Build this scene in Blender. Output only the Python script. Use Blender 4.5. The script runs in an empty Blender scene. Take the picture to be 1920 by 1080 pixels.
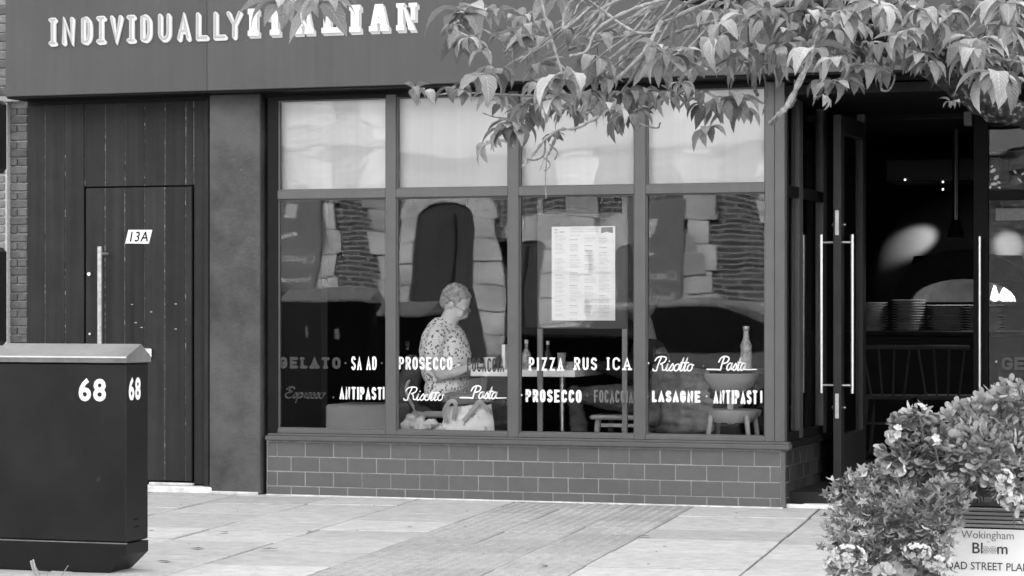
import bpy, bmesh, math, random
from mathutils import Vector, Matrix, noise
random.seed(7)
S = bpy.context.scene
COL = S.collection
R = math.radians

# ---------------------------------------------------------------- camera
TH = math.atan(.338)                      # the camera looks this far to the left of the shopfront's normal
VX, VY = -math.sin(TH), math.cos(TH)      # view direction on plan
RX, RY = math.cos(TH), math.sin(TH)       # picture-right on plan
FPX, CXP, HOR = 4730.0, 960.0, 572.0      # focal length, centre column and horizon row for a 1920 px wide picture
CAM = Vector((3.4475, -15.5648, 1.28))
cd = bpy.data.cameras.new('camera'); cam = bpy.data.objects.new('camera', cd); COL.objects.link(cam)
cam.location = CAM; cam.rotation_euler = (R(90), 0, TH)
cd.sensor_width = 36; cd.lens = FPX/1920*36; cd.shift_y = (HOR-540)/1920
cd.clip_start = .1; cd.clip_end = 400
cd.dof.use_dof = True; cd.dof.focus_distance = 15.6; cd.dof.aperture_fstop = 18
S.camera = cam
# ---------------------------------------------------------------- light
W = bpy.data.worlds.new('World'); S.world = W; W.use_nodes = True
wn = W.node_tree; wn.nodes.clear()
sky = wn.nodes.new('ShaderNodeTexSky'); sky.sky_type = 'NISHITA'; sky.sun_disc = False
sky.sun_elevation = R(33); sky.sun_rotation = 0; sky.air_density = 1.6; sky.dust_density = 3.0
bw = wn.nodes.new('ShaderNodeRGBToBW'); bg = wn.nodes.new('ShaderNodeBackground'); bg.inputs[1].default_value = .15
wo = wn.nodes.new('ShaderNodeOutputWorld')
wn.links.new(sky.outputs[0], bw.inputs[0]); wn.links.new(bw.outputs[0], bg.inputs[0]); wn.links.new(bg.outputs[0], wo.inputs[0])
sd = bpy.data.lights.new('sun', 'SUN'); sd.energy = 2.6; sd.angle = R(.5); sd.color = (1, 1, 1)
sun = bpy.data.objects.new('sun', sd); COL.objects.link(sun); sun.location = (0, 12, 20); sun.rotation_euler = (R(-57), 0, 0)
S.view_settings.view_transform = 'Standard'; S.view_settings.look = 'None'; S.view_settings.gamma = 1
S.view_settings.exposure = 3.5
S.render.engine = 'CYCLES'; S.cycles.max_bounces = 7; S.cycles.diffuse_bounces = 3; S.cycles.glossy_bounces = 3
S.cycles.transparent_max_bounces = 12; S.cycles.transmission_bounces = 2
S.cycles.caustics_reflective = False; S.cycles.caustics_refractive = False; S.cycles.sample_clamp_indirect = 4
S.cycles.use_denoising = True

# where a sight line of the photograph meets a real plane of the place
def ray(px, py):
    a = (px-CXP)/FPX; b = (HOR-py)/FPX
    return Vector((VX+a*RX, VY+a*RY, b))
def at(px, py, Y=0.0):
    d = ray(px, py); return CAM + d*((Y-CAM.y)/d.y)
def atx(px, py, X=0.0):
    d = ray(px, py); return CAM + d*((X-CAM.x)/d.x)
def gr(px, py, z=0.0):
    d = ray(px, py); return CAM + d*((z-CAM.z)/d.z)
def dp(px, py, depth):
    return CAM + ray(px, py)*depth
def ax(px, Y=0.0): return at(px, HOR, Y).x
def az(py, px, Y=0.0): return at(px, py, Y).z

# ---------------------------------------------------------------- materials (the place is recorded in greys)
MATS = {}
def mat(name, v, rough=.6, var=.12, scale=6, bump=0, bscale=60, metal=0, streak=0, spec=.22, emit=0, trans=0, coat=0, spots=None, fade=None):
    """v grey albedo; var mottling; streak vertical runs; spots (value, density, scale) small worn marks"""
    if name in MATS: return MATS[name]
    m = bpy.data.materials.new(name); MATS[name] = m; m.use_nodes = True
    t = m.node_tree; N = t.nodes; L = t.links; b = N['Principled BSDF']
    b.inputs['Roughness'].default_value = rough; b.inputs['Metallic'].default_value = metal
    b.inputs['Specular IOR Level'].default_value = spec
    if coat: b.inputs['Coat Weight'].default_value = coat; b.inputs['Coat Roughness'].default_value = .12
    tc = N.new('ShaderNodeTexCoord'); vec = tc.outputs['Object']
    info = N.new('ShaderNodeObjectInfo')
    addv = N.new('ShaderNodeVectorMath'); addv.operation = 'ADD'
    scl = N.new('ShaderNodeVectorMath'); scl.operation = 'SCALE'; scl.inputs[3].default_value = 31.0
    cmb = N.new('ShaderNodeCombineXYZ')
    for k in range(3): L.new(info.outputs['Random'], cmb.inputs[k])
    L.new(cmb.outputs[0], scl.inputs[0]); L.new(vec, addv.inputs[0]); L.new(scl.outputs[0], addv.inputs[1])
    vec = addv.outputs[0]
    nz = N.new('ShaderNodeTexNoise'); nz.inputs['Scale'].default_value = scale; nz.inputs['Detail'].default_value = 7; nz.inputs['Roughness'].default_value = .62
    L.new(vec, nz.inputs['Vector'])
    mr = N.new('ShaderNodeMapRange'); mr.inputs[1].default_value = .3; mr.inputs[2].default_value = .7
    mr.inputs[3].default_value = v*(1-var); mr.inputs[4].default_value = v*(1+var)
    L.new(nz.outputs[0], mr.inputs[0]); val = mr.outputs[0]
    def mul(a, socket, lo, hi, f0=.3, f1=.7):
        q = N.new('ShaderNodeMapRange'); q.inputs[1].default_value = f0; q.inputs[2].default_value = f1; q.inputs[3].default_value = lo; q.inputs[4].default_value = hi
        L.new(socket, q.inputs[0]); mm = N.new('ShaderNodeMath'); mm.operation = 'MULTIPLY'; L.new(a, mm.inputs[0]); L.new(q.outputs[0], mm.inputs[1]); return mm.outputs[0]
    val = mul(val, info.outputs['Random'], 1-var*.7, 1+var*.7, 0, 1)
    if streak:
        mp = N.new('ShaderNodeMapping'); mp.inputs['Scale'].default_value = (14, 14, .35); L.new(tc.outputs['Object'], mp.inputs[0])
        n2 = N.new('ShaderNodeTexNoise'); n2.inputs['Scale'].default_value = 1.6; n2.inputs['Detail'].default_value = 5; L.new(mp.outputs[0], n2.inputs['Vector'])
        val = mul(val, n2.outputs[0], 1-streak, 1+streak)
    if spots:
        sv, dens, ss = spots
        n3 = N.new('ShaderNodeTexNoise'); n3.inputs['Scale'].default_value = ss; n3.inputs['Detail'].default_value = 3; L.new(vec, n3.inputs['Vector'])
        q = N.new('ShaderNodeMapRange'); q.inputs[1].default_value = dens; q.inputs[2].default_value = dens+.05; L.new(n3.outputs[0], q.inputs[0])
        mx = N.new('ShaderNodeMix'); mx.data_type = 'FLOAT'; L.new(q.outputs[0], mx.inputs[0]); L.new(val, mx.inputs[2]); mx.inputs[3].default_value = sv; val = mx.outputs[0]
    L.new(val, b.inputs['Base Color'])
    if bump:
        n4 = N.new('ShaderNodeTexNoise'); n4.inputs['Scale'].default_value = bscale; n4.inputs['Detail'].default_value = 6; L.new(vec, n4.inputs['Vector'])
        bp = N.new('ShaderNodeBump'); bp.inputs['Strength'].default_value = min(1, bump); bp.inputs['Distance'].default_value = .004*max(1, bump); L.new(n4.outputs[0], bp.inputs['Height'])
        L.new(bp.outputs[0], b.inputs['Normal'])
        n5 = N.new('ShaderNodeMapRange'); n5.inputs[3].default_value = max(.02, rough-.1); n5.inputs[4].default_value = min(1, rough+.12); L.new(nz.outputs[0], n5.inputs[0]); L.new(n5.outputs[0], b.inputs['Roughness'])
    if emit:
        b.inputs['Emission Color'].default_value = (1, 1, 1, 1); b.inputs['Emission Strength'].default_value = emit
    if trans:
        tr = N.new('ShaderNodeBsdfTranslucent'); L.new(val, tr.inputs[0]); ms = N.new('ShaderNodeMixShader'); ms.inputs[0].default_value = trans
        L.new(b.outputs[0], ms.inputs[1]); L.new(tr.outputs[0], ms.inputs[2]); L.new(ms.outputs[0], N['Material Output'].inputs[0])
    return m

def vein(m, lo=.84, mid=1.28):
    t = m.node_tree; N = t.nodes; L = t.links; b = N['Principled BSDF']; src = b.inputs['Base Color'].links[0].from_socket
    uv = N.new('ShaderNodeUVMap'); sp = N.new('ShaderNodeSeparateXYZ'); L.new(uv.outputs[0], sp.inputs[0])
    def M(op, a, b_=None, c=None):
        q = N.new('ShaderNodeMath'); q.operation = op
        for i, v in enumerate((a, b_, c)):
            if v is None: continue
            if hasattr(v, 'links'): L.new(v, q.inputs[i])
            else: q.inputs[i].default_value = v
        return q.outputs[0]
    a = M('ABSOLUTE', sp.outputs[1]); ph = M('MULTIPLY_ADD', sp.outputs[0], 62.0, M('MULTIPLY', a, -16.0)); s = M('SINE', ph)
    k = M('MULTIPLY_ADD', s, (1-lo)/2, (1+lo)/2); rib = M('LESS_THAN', a, .07); k2 = M('MULTIPLY_ADD', rib, mid-1, k)
    col = M('MULTIPLY', src, k2); L.new(col, b.inputs['Base Color'])
    for n in N:
        if n.type == 'BSDF_TRANSLUCENT': L.new(col, n.inputs[0])
    bp = N.new('ShaderNodeBump'); bp.inputs['Strength'].default_value = .3; bp.inputs['Distance'].default_value = .012; L.new(s, bp.inputs['Height']); L.new(bp.outputs[0], b.inputs['Normal'])
def glass_mat(name, k, tint=.9, rough=0.0, base=0.0):
    if name in MATS: return MATS[name]
    m = bpy.data.materials.new(name); MATS[name] = m; m.use_nodes = True
    N = m.node_tree.nodes; L = m.node_tree.links; N.remove(N['Principled BSDF'])
    fr = N.new('ShaderNodeFresnel'); fr.inputs[0].default_value = 1.5
    mu = N.new('ShaderNodeMath'); mu.operation = 'MULTIPLY_ADD'; mu.inputs[1].default_value = k; mu.inputs[2].default_value = base; mu.use_clamp = True
    tp = N.new('ShaderNodeBsdfTransparent'); tp.inputs[0].default_value = (tint, tint, tint, 1)
    gl = N.new('ShaderNodeBsdfGlossy'); gl.inputs['Roughness'].default_value = rough; gl.inputs[0].default_value = (1, 1, 1, 1)
    ms = N.new('ShaderNodeMixShader'); L.new(fr.outputs[0], mu.inputs[0]); L.new(mu.outputs[0], ms.inputs[0])
    L.new(tp.outputs[0], ms.inputs[1]); L.new(gl.outputs[0], ms.inputs[2]); L.new(ms.outputs[0], N['Material Output'].inputs[0])
    return m

M_fascia = mat('fascia_paint', .052, .5, .12, 1.6, .12, 90, streak=.06, spots=(.22, .76, 30))
M_frame = mat('frame_paint', .080, .45, .08, 5, .1, 120, streak=.05)
M_shadeframe = mat('shaded_frame_paint', .009, .5, .15, 5, .1, 90, spec=.08)  # frame paint with the shade of jamb, soffit and porch put into its grey
M_pil = mat('pilaster_render', .038, .45, .6, 2.4, 1.0, 45, spots=(.11, .735, 38))
M_board = mat('door_board_paint', .022, .55, .20, 4, .2, 120, streak=.2, spec=.08, spots=(.10, .80, 40))
M_seam = mat('worn_seam', .06, .8, .85, 22, .2, 60, spots=(.20, .60, 26))
M_tile = mat('glazed_wall_tile', .088, .34, .07, 14, .12, 40)
M_grout = mat('tile_grout', .24, .85, .25, 20, .3, 90)
M_ptile = mat('darker_tile_side', .03, .4, .3, 9, .12, 40)  # side tiles, a darker grey than the front ones
M_brick = mat('brick', .085, .9, .32, 22, .8, 70)
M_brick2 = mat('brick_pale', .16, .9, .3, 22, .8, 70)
M_mortar = mat('mortar', .28, .95, .2, 40, .5, 120)
M_slab = mat('paving_flag', .31, .85, .17, 11, .5, 220, spots=(.14, .665, 55))
M_tact = mat('tactile_flag', .25, .85, .16, 12, .5, 220, spots=(.11, .68, 55))
M_joint = mat('joint_dirt', .04, .95, .4, 20, .5, 80)
M_lip = mat('pale_mortar_edge', .48, .9, .3, 12, .5, 60)
M_road = mat('asphalt', .055, .9, .2, 12, .6, 140)
M_white = mat('white_paint', .64, .5, .03, 8)
M_sw = mat('sign_letter_white', .50, .6, .03, 8)
M_sgrey = mat('sign_letter_face', .29, .5, .05, 8)
M_soft = mat('sign_letter_side', .38, .5, .05, 8)
M_vinyl = mat('white_vinyl', .64, .6, .04, 30)
M_dvinyl = mat('dark_vinyl', .03, .5, .1, 30)
M_gvinyl = mat('grey_vinyl', .10, .5, .1, 30)
M_steel = mat('brushed_steel', .62, .32, .08, 30, metal=1)
M_black = mat('black_plastic', .006, .45, .2, 10, spec=.08)
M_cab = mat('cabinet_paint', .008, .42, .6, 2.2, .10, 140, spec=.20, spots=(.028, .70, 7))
M_cablid = mat('skylit_lid_paint', .15, .42, .2, 4, .1, 140, streak=.1)  # lid grey raised to carry the sky brightness on its top
M_dark = mat('room_dark', .008, .8, .3, 3, spec=.08)
M_floor = mat('room_floor', .015, .5, .3, 3, spec=.08)
M_blind = mat('roller_blind', .68, .9, .05, 2, streak=.03, trans=.25)
M_wood = mat('pale_beech', .40, .5, .15, 9)
M_dwood = mat('dark_wood', .008, .5, .3, 8, spec=.08)
M_glass = glass_mat('window_glass', .98, 1.0, .013)
M_gup = glass_mat('upper_glass', .95, 1.0, .015)
M_gdark = glass_mat('door_glass', .7, .80, .02)
M_gclear = glass_mat('tableware_glass', 3.5, .86, .02, .03)
M_paper = mat('paper', .76, .8, .02, 5)
M_ink = mat('ink', .28, .8, .3, 60)
M_leaf = [mat('cherry_leaf_a', .24, .5, .3, 40, .3, 90, trans=.30), mat('cherry_leaf_b', .34, .5, .25, 40, .3, 90, trans=.30), mat('cherry_leaf_c', .13, .5, .3, 40, .3, 90, trans=.25)]
for q_ in M_leaf: vein(q_)
M_bark = mat('pale_bark', .17, .9, .45, 60, 1, 120)
M_dbark = mat('mossy_bark', .030, .95, .9, 34, 3, 60, spots=(.17, .57, 34))
M_skin = mat('skin', .62, .5, .12, 26, .3, 60)
M_hair = mat('grey_hair', .46, .8, .5, 45, 2, 90)
M_trous = mat('dark_trousers', .014, .9, .3, 12)
M_denim = mat('denim', .10, .9, .3, 24, .5, 100)
M_jumper = mat('dark_jumper', .020, .95, .3, 24)

# ---------------------------------------------------------------- object helpers
def link(o, parent=None):
    COL.objects.link(o)
    if parent is not None: o.parent = parent; o.matrix_parent_inverse = parent.matrix_world.inverted() if False else Matrix()
    return o
def tag(o, label, cat, group=None, kind=None):
    if label: o['label'] = label
    if cat: o['category'] = cat
    if group: o['group'] = group
    if kind: o['kind'] = kind
    return o
def thing(name, label, cat, group=None, loc=(0, 0, 0), rz=0):
    o = bpy.data.objects.new(name, None); o.location = loc; o.rotation_euler = (0, 0, rz); o.empty_display_size = .1
    COL.objects.link(o); return tag(o, label, cat, group)
def node(name, parent):
    o = bpy.data.objects.new(name, None); o.empty_display_size = .05; COL.objects.link(o); o.parent = parent; return o
def mobj(name, me, parent=None, loc=None, rot=None, scale=None):
    o = bpy.data.objects.new(name, me); COL.objects.link(o)
    if parent is not None: o.parent = parent
    if loc is not None: o.location = loc
    if rot is not None: o.rotation_euler = rot
    if scale is not None: o.scale = scale
    return o

class MB:
    """collects shapes, then links them as one mesh object"""
    def __init__(s): s.v = []; s.f = []; s.m = []; s.cur = 0
    def add(s, vs, fs, M=None):
        n = len(s.v)
        s.v += [tuple(M @ Vector(p)) if M is not None else tuple(p) for p in vs]
        s.f += [[i+n for i in f] for f in fs]; s.m += [s.cur]*len(fs); return s
    def box(s, x0, x1, y0, y1, z0, z1, c=0, M=None):
        if x1 < x0: x0, x1 = x1, x0
        if y1 < y0: y0, y1 = y1, y0
        if z1 < z0: z0, z1 = z1, z0
        if c <= 0:
            v = [(x, y, z) for x in (x0, x1) for y in (y0, y1) for z in (z0, z1)]
            return s.add(v, [[0, 1, 3, 2], [4, 6, 7, 5], [0, 4, 5, 1], [2, 3, 7, 6], [0, 2, 6, 4], [1, 5, 7, 3]], M)
        c = min(c, (x1-x0)*.45, (y1-y0)*.45, (z1-z0)*.45)
        bm = bmesh.new()
        bmesh.ops.create_cube(bm, size=1)
        for q in bm.verts: q.co = Vector((x0 if q.co.x < 0 else x1, y0 if q.co.y < 0 else y1, z0 if q.co.z < 0 else z1))
        bmesh.ops.bevel(bm, geom=list(bm.edges), offset=c, segments=1, affect='EDGES')
        bm.verts.ensure_lookup_table()
        s.add([q.co[:] for q in bm.verts], [[w.index for w in f.verts] for f in bm.faces], M); bm.free(); return s
    def tube(s, pts, rad, n=8, cap=True, M=None):
        pts = [Vector(p) for p in pts]
        if not hasattr(rad, '__len__'): rad = [rad]*len(pts)
        up = Vector((0, 0, 1)); vs = []; fs = []; prev = None
        for i, p in enumerate(pts):
            d = (pts[min(i+1, len(pts)-1)]-pts[max(i-1, 0)])
            d = d.normalized() if d.length > 1e-9 else Vector((0, 0, 1))
            if prev is None:
                a = d.cross(up); a = a.normalized() if a.length > .05 else d.cross(Vector((0, 1, 0))).normalized()
            else:
                a = prev - d*prev.dot(d); a = a.normalized() if a.length > 1e-6 else d.cross(up).normalized()
            prev = a; b = d.cross(a)
            for k in range(n):
                t = 2*math.pi*k/n; vs.append(p + (a*math.cos(t)+b*math.sin(t))*rad[i])
        for i in range(len(pts)-1):
            for k in range(n):
                k2 = (k+1) % n; fs.append([i*n+k, i*n+k2, (i+1)*n+k2, (i+1)*n+k])
        if cap: fs.append(list(range(n))[::-1]); fs.append([(len(pts)-1)*n+k for k in range(n)])
        return s.add([q[:] for q in vs], fs, M)
    def lathe(s, prof, n=16, cx=0, cy=0, M=None, sx=1, sy=1, cap=True):
        vs = []; fs = []
        for r, z in prof:
            for k in range(n): t = 2*math.pi*k/n; vs.append((cx+r*sx*math.cos(t), cy+r*sy*math.sin(t), z))
        for i in range(len(prof)-1):
            for k in range(n):
                k2 = (k+1) % n; fs.append([i*n+k, i*n+k2, (i+1)*n+k2, (i+1)*n+k])
        if cap and prof[0][0] > 1e-5: fs.append(list(range(n))[::-1])
        if cap and prof[-1][0] > 1e-5: fs.append([(len(prof)-1)*n+k for k in range(n)])
        return s.add(vs, fs, M)
    def ell(s, c, r, n=14, m=9, M=None):
        vs = []; fs = []
        for i in range(m+1):
            a = math.pi*i/m
            for k in range(n): t = 2*math.pi*k/n; vs.append((c[0]+r[0]*math.sin(a)*math.cos(t), c[1]+r[1]*math.sin(a)*math.sin(t), c[2]+r[2]*math.cos(a)))
        for i in range(m):
            for k in range(n):
                k2 = (k+1) % n; fs.append([i*n+k, (i+1)*n+k, (i+1)*n+k2, i*n+k2])
        return s.add(vs, fs, M)
    def prism(s, poly, y0, y1, M=None):
        """polygon in XZ extruded along Y"""
        n = len(poly); vs = [(x, y0, z) for x, z in poly]+[(x, y1, z) for x, z in poly]
        fs = [list(range(n)), list(range(n, 2*n))[::-1]]+[[i, i+n, (i+1) % n+n, (i+1) % n] for i in range(n)]
        return s.add(vs, fs, M)
    def mesh(s, name, mats, smooth=False):
        me = bpy.data.meshes.new(name); me.from_pydata(s.v, [], s.f)
        if not isinstance(mats, (list, tuple)): mats = [mats]
        for q in mats: me.materials.append(q)
        if len(mats) > 1: me.polygons.foreach_set('material_index', s.m)
        me.validate()
        bm = bmesh.new(); bm.from_mesh(me); bmesh.ops.remove_doubles(bm, verts=bm.verts, dist=1e-6); bmesh.ops.recalc_face_normals(bm, faces=bm.faces); bm.to_mesh(me); bm.free()
        if smooth:
            me.polygons.foreach_set('use_smooth', [True]*len(me.polygons))
            try: me.set_sharp_from_angle(angle=R(38))
            except Exception: pass
        return me
    def build(s, name, mats, parent=None, smooth=False, loc=None, rot=None):
        return mobj(name, s.mesh(name, mats, smooth), parent, loc, rot)

def loft(mb, rings, n=22):
    vs = []; fs = []
    for c, rx, ry, tl in rings:
        for k in range(n): t = 2*math.pi*k/n; vs.append((c[0]+rx*math.cos(t), c[1]+ry*math.sin(t), c[2]+tl*rx*math.cos(t)))
    for i in range(len(rings)-1):
        for k in range(n): k2 = (k+1) % n; fs.append([i*n+k, i*n+k2, (i+1)*n+k2, (i+1)*n+k])
    fs.append(list(range(n))[::-1]); fs.append([(len(rings)-1)*n+k for k in range(n)]); mb.add(vs, fs)
def crom(pts, n=6):
    """smooth curve through points"""
    P = [Vector(p) for p in pts]; P = [P[0]*2-P[1]]+P+[P[-1]*2-P[-2]]; out = []
    for i in range(1, len(P)-2):
        for k in range(n):
            t = k/n; a, b, c, d = P[i-1], P[i], P[i+1], P[i+2]
            out.append(.5*((2*b)+(c-a)*t+(2*a-5*b+4*c-d)*t*t+(3*b-a-3*c+d)*t**3))
    out.append(P[-2]); return out

# ---- lettering: strokes with rounded ends, slightly raised
def stroke(mb, pts, w, y0, depth, square=False):
    """pts (x,z) world; ribbon of width w standing out from y0 towards -Y by depth"""
    P = [Vector((p[0], p[1])) for p in pts]
    closed = (P[0]-P[-1]).length < 1e-6 and len(P) > 3
    rings = []
    n = len(P)
    for i, p in enumerate(P):
        if closed: d = P[1]-P[-2] if i in (0, n-1) else P[i+1]-P[i-1]
        elif i == 0: d = P[1]-P[0]
        elif i == n-1: d = P[-1]-P[-2]
        else: d = (P[i+1]-P[i]).normalized()+(P[i]-P[i-1]).normalized()
        d = d.normalized() if d.length > 1e-9 else Vector((1, 0)); nn = Vector((-d.y, d.x)); k = 1.0
        if 0 < i < n-1:
            e = (P[i]-P[i-1]).normalized(); k = min(1.5, 1/max(.3, abs(nn.dot(Vector((-e.y, e.x))))))
        rings.append((p, nn, k, d))
    if not closed:
        p, nn, k, d = rings[0]; q, n2, k2, d2 = rings[-1]
        if square:
            rings = [(p-d*w*.5, nn, 1, d)]+rings[1:-1]+[(q+d2*w*.5, n2, 1, d2)] if len(rings) > 2 else [(p-d*w*.5, nn, 1, d), (q+d2*w*.5, n2, 1, d2)]
        else:
            rings = [(p-d*w*.5, nn, .08, d), (p-d*w*.38, nn, .65, d), (p-d*w*.15, nn, .95, d)]+rings+[(q+d2*w*.15, n2, .95, d2), (q+d2*w*.38, n2, .65, d2), (q+d2*w*.5, n2, .08, d2)]
    vs = []; fs = []
    for p, nn, k, d in rings:
        for o, y in ((-.5, 0), (-.42, -1), (.42, -1), (.5, 0)):
            q = p+nn*(w*k*o); vs.append((q.x, y0+depth*y, q.y))
    m = len(rings)
    for i in range(m-1):
        for j in range(3): fs.append([i*4+j, i*4+j+1, (i+1)*4+j+1, (i+1)*4+j])
    fs.append([0, 1, 2, 3]); fs.append([(m-1)*4+j for j in (3, 2, 1, 0)])
    mb.add(vs, fs)
def arc(cx, cy, rx, ry, a0, a1, n=8):
    return [(cx+rx*math.cos(R(a0+(a1-a0)*i/n)), cy+ry*math.sin(R(a0+(a1-a0)*i/n))) for i in range(n+1)]
G = {   # glyphs in a box 1 wide, 1 high
 'A': [[(0, 0), (.5, 1), (1, 0)], [(.2, .33), (.8, .33)]],
 'C': [arc(.5, .7, .5, .3, 20, 180, 8)+arc(.5, .3, .5, .3, 180, 340, 8)],
 'D': [[(0, 0), (0, 1), (.35, 1)]+arc(.4, .65, .6, .35, 80, 0, 6)+arc(.4, .35, .6, .35, 0, -80, 6)+[(.35, 0), (0, 0)]],
 'E': [[(1, 1), (0, 1), (0, 0), (1, 0)], [(0, .5), (.8, .5)]],
 'F': [[(1, 1), (0, 1), (0, 0)], [(0, .5), (.8, .5)]],
 'G': [arc(.5, .7, .5, .3, 20, 180, 8)+arc(.5, .3, .5, .3, 180, 350, 8)+[(1, .45), (.6, .45)]],
 'I': [[(.5, 0), (.5, 1)]],
 'L': [[(0, 1), (0, 0), (1, 0)]],
 'N': [[(0, 0), (0, 1), (1, 0), (1, 1)]],
 'O': [arc(.5, .7, .5, .3, 0, 180, 8)+arc(.5, .3, .5, .3, 180, 360, 8)+[(1, .7)]],
 'P': [[(0, 0), (0, 1), (.5, 1)]+arc(.5, .74, .5, .26, 80, -80, 8)+[(.45, .48), (0, .48)]],
 'R': [[(0, 0), (0, 1), (.5, 1)]+arc(.5, .74, .5, .26, 80, -80, 8)+[(.45, .48), (0, .48)], [(.5, .48), (1, 0)]],
 'S': [arc(.5, .74, .5, .26, 25, 200, 8)+[(.25, .56), (.75, .44)]+arc(.5, .26, .5, .26, 20, -155, 8)],
 'T': [[(0, 1), (1, 1)], [(.5, 1), (.5, 0)]],
 'U': [[(0, 1), (0, .3)]+arc(.5, .28, .5, .28, 180, 360, 8)+[(1, .3), (1, 1)]],
 'V': [[(0, 1), (.5, 0), (1, 1)]],
 'Y': [[(0, 1), (.5, .48), (1, 1)], [(.5, .48), (.5, 0)]],
 'Z': [[(0, 1), (1, 1), (0, 0), (1, 0)]],
 'K': [[(0, 0), (0, 1)], [(1, 1), (0, .45), (1, 0)]],
 'M': [[(0, 0), (0, 1), (.5, .4), (1, 1), (1, 0)]],
}
def serifs(ch):
    h = {'I': [(0, 1, 1, 1), (0, 1, 0, 0)], 'T': [(.25, .75, 0, 0)], 'A': [(-.2, .25, 0, 0), (.75, 1.2, 0, 0)], 'N': [(-.2, .2, 1, 1), (-.2, .2, 0, 0), (.8, 1.2, 1, 1)], 'L': [(-.2, .3, 1, 1), (-.2, 0, 0, 0)], 'R': [(-.25, .2, 0, 0)], 'P': [(-.2, .3, 0, 0)], 'E': [], 'G': [], 'O': []}
    return [[(a, c), (b, d)] for a, b, c, d in h.get(ch, [])]
WID = {'I': .35, 'L': .85, 'A': 1.05, 'N': 1.05, 'M': 1.3}
def glyph(mb, ch, x, z, w, h, sw, y0, depth, extra=None, square=False):
    st = list(G.get(ch, []))+(extra or [])
    for k, s_ in enumerate(st):
        stroke(mb, [(x+px*w, z+pz*h) for px, pz in s_], sw, y0-k*.00025, depth, square)
# script letters on a baseline: x-height .5, drawn upright then slanted
SC = {
 'R': (.85, [[(.25, .0), (.28, .5), (.38, .95)], [(.0, .72), (.12, .95), (.45, 1.02), (.72, .92), (.66, .62), (.42, .5), (.55, .42), (.66, .08), (.82, .05)], [(.25, 0), (.05, .0), (-.02, .12)]]),
 'P': (.72, [[(.28, .02), (.3, .5), (.38, .98)], [(.02, .62), (.14, .92), (.45, 1.04), (.74, .9), (.66, .6), (.36, .5)], [(-.75, .05), (-.1, .05), (.28, .02)]]),
 'E': (.62, [[(.58, .85), (.42, 1.0), (.2, .9), (.22, .66), (.42, .56), (.15, .5), (.0, .25), (.14, .02), (.4, .02), (.6, .2)], [(.0, .8), (.1, 1.0), (.3, 1.05)]]),
 'i': (.24, [[(.0, .1), (.08, .5), (.06, .1), (.14, .0), (.26, .12)], [(.13, .68), (.14, .70)]]),
 's': (.32, [[(.0, .1), (.17, .5), (.27, .2), (.16, .0), (.03, .06)], [(.16, .0), (.34, .14)]]),
 'o': (.38, [[(.2, .5), (.04, .38), (.04, .1), (.18, 0), (.32, .14), (.30, .4), (.2, .5), (.4, .42)]]),
 't': (.26, [[(.0, .12), (.13, .95), (.08, .12), (.15, .0), (.27, .12)], [(.0, .58), (.28, .60)]]),
 'a': (.46, [[(.35, .46), (.2, .54), (.05, .4), (.02, .14), (.13, .0), (.26, .12), (.36, .52), (.34, .12), (.48, .06)]]),
 'p': (.42, [[(.0, .3), (.1, .5), (.07, 0), (.03, -.42)], [(.09, .3), (.24, .5), (.36, .34), (.28, .04), (.12, .03)], [(.28, .04), (.44, .12)]]),
 'r': (.32, [[(.0, .12), (.1, .5), (.09, .4), (.24, .42), (.22, .08), (.34, .08)]]),
 'e': (.36, [[(.02, .16), (.28, .34), (.2, .5), (.06, .34), (.07, .08), (.2, 0), (.37, .14)]]),
}
def script(mb, word, x0, x1, z, h, sw, y0, depth, tail=0, sl=.22):
    tot = sum(SC[c][0] for c in word); kx = (x1-x0)/(tot+sl)
    x = 0; n = 0
    for c in word:
        wd, sts = SC[c]
        for s_ in sts:
            pts = [((x+px+sl*pz)*kx+x0, z+pz*h) for px, pz in s_]
            pts = [(q.x, q.y) for q in crom([(a, b, 0) for a, b in pts], 4)]
            stroke(mb, pts, sw, y0-n*.0002, depth); n += 1
        x += wd
    if tail: stroke(mb, [(x1-.01, z+.05*h), (x1+tail, z+.08*h)], sw*.8, y0, depth)
def text_mesh(txt, size, mats, name='lettering', extrude=.0015, align='CENTER', bold=0, sx=1, shear=0, spacing=1):
    c = bpy.data.curves.new(name, 'FONT'); c.body = txt; c.size = size; c.extrude = extrude; c.align_x = align; c.offset = bold; c.shear = shear; c.resolution_u = 3; c.space_character = spacing
    o = bpy.data.objects.new(name, c); COL.objects.link(o); dg = bpy.context.evaluated_depsgraph_get(); me = bpy.data.meshes.new_from_object(o.evaluated_get(dg))
    bpy.data.objects.remove(o); me.transform(Matrix.Scale(sx, 4, (1, 0, 0)))
    me.materials.clear(); me.materials.append(mats); me.name = name
    me.transform(Matrix.Rotation(R(90), 4, 'X')); return me       # reads from -Y
def remesh(mb, name, mats, voxel=.01, smooth=4, parent=None):
    me = mb.mesh(name, mats); o = bpy.data.objects.new(name, me); COL.objects.link(o)
    a = o.modifiers.new('r', 'REMESH'); a.mode = 'VOXEL'; a.voxel_size = voxel; a.use_smooth_shade = True
    b = o.modifiers.new('s', 'SMOOTH'); b.iterations = smooth; b.factor = .5
    dg = bpy.context.evaluated_depsgraph_get(); m2 = bpy.data.meshes.new_from_object(o.evaluated_get(dg)); bpy.data.objects.remove(o)
    m2.name = name; m2.materials.clear()
    for q in (mats if isinstance(mats, (list, tuple)) else [mats]): m2.materials.append(q)
    m2.polygons.foreach_set('use_smooth', [True]*len(m2.polygons)); m2.polygons.foreach_set('material_index', [0]*len(m2.polygons))
    return mobj(name, m2, parent)
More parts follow.
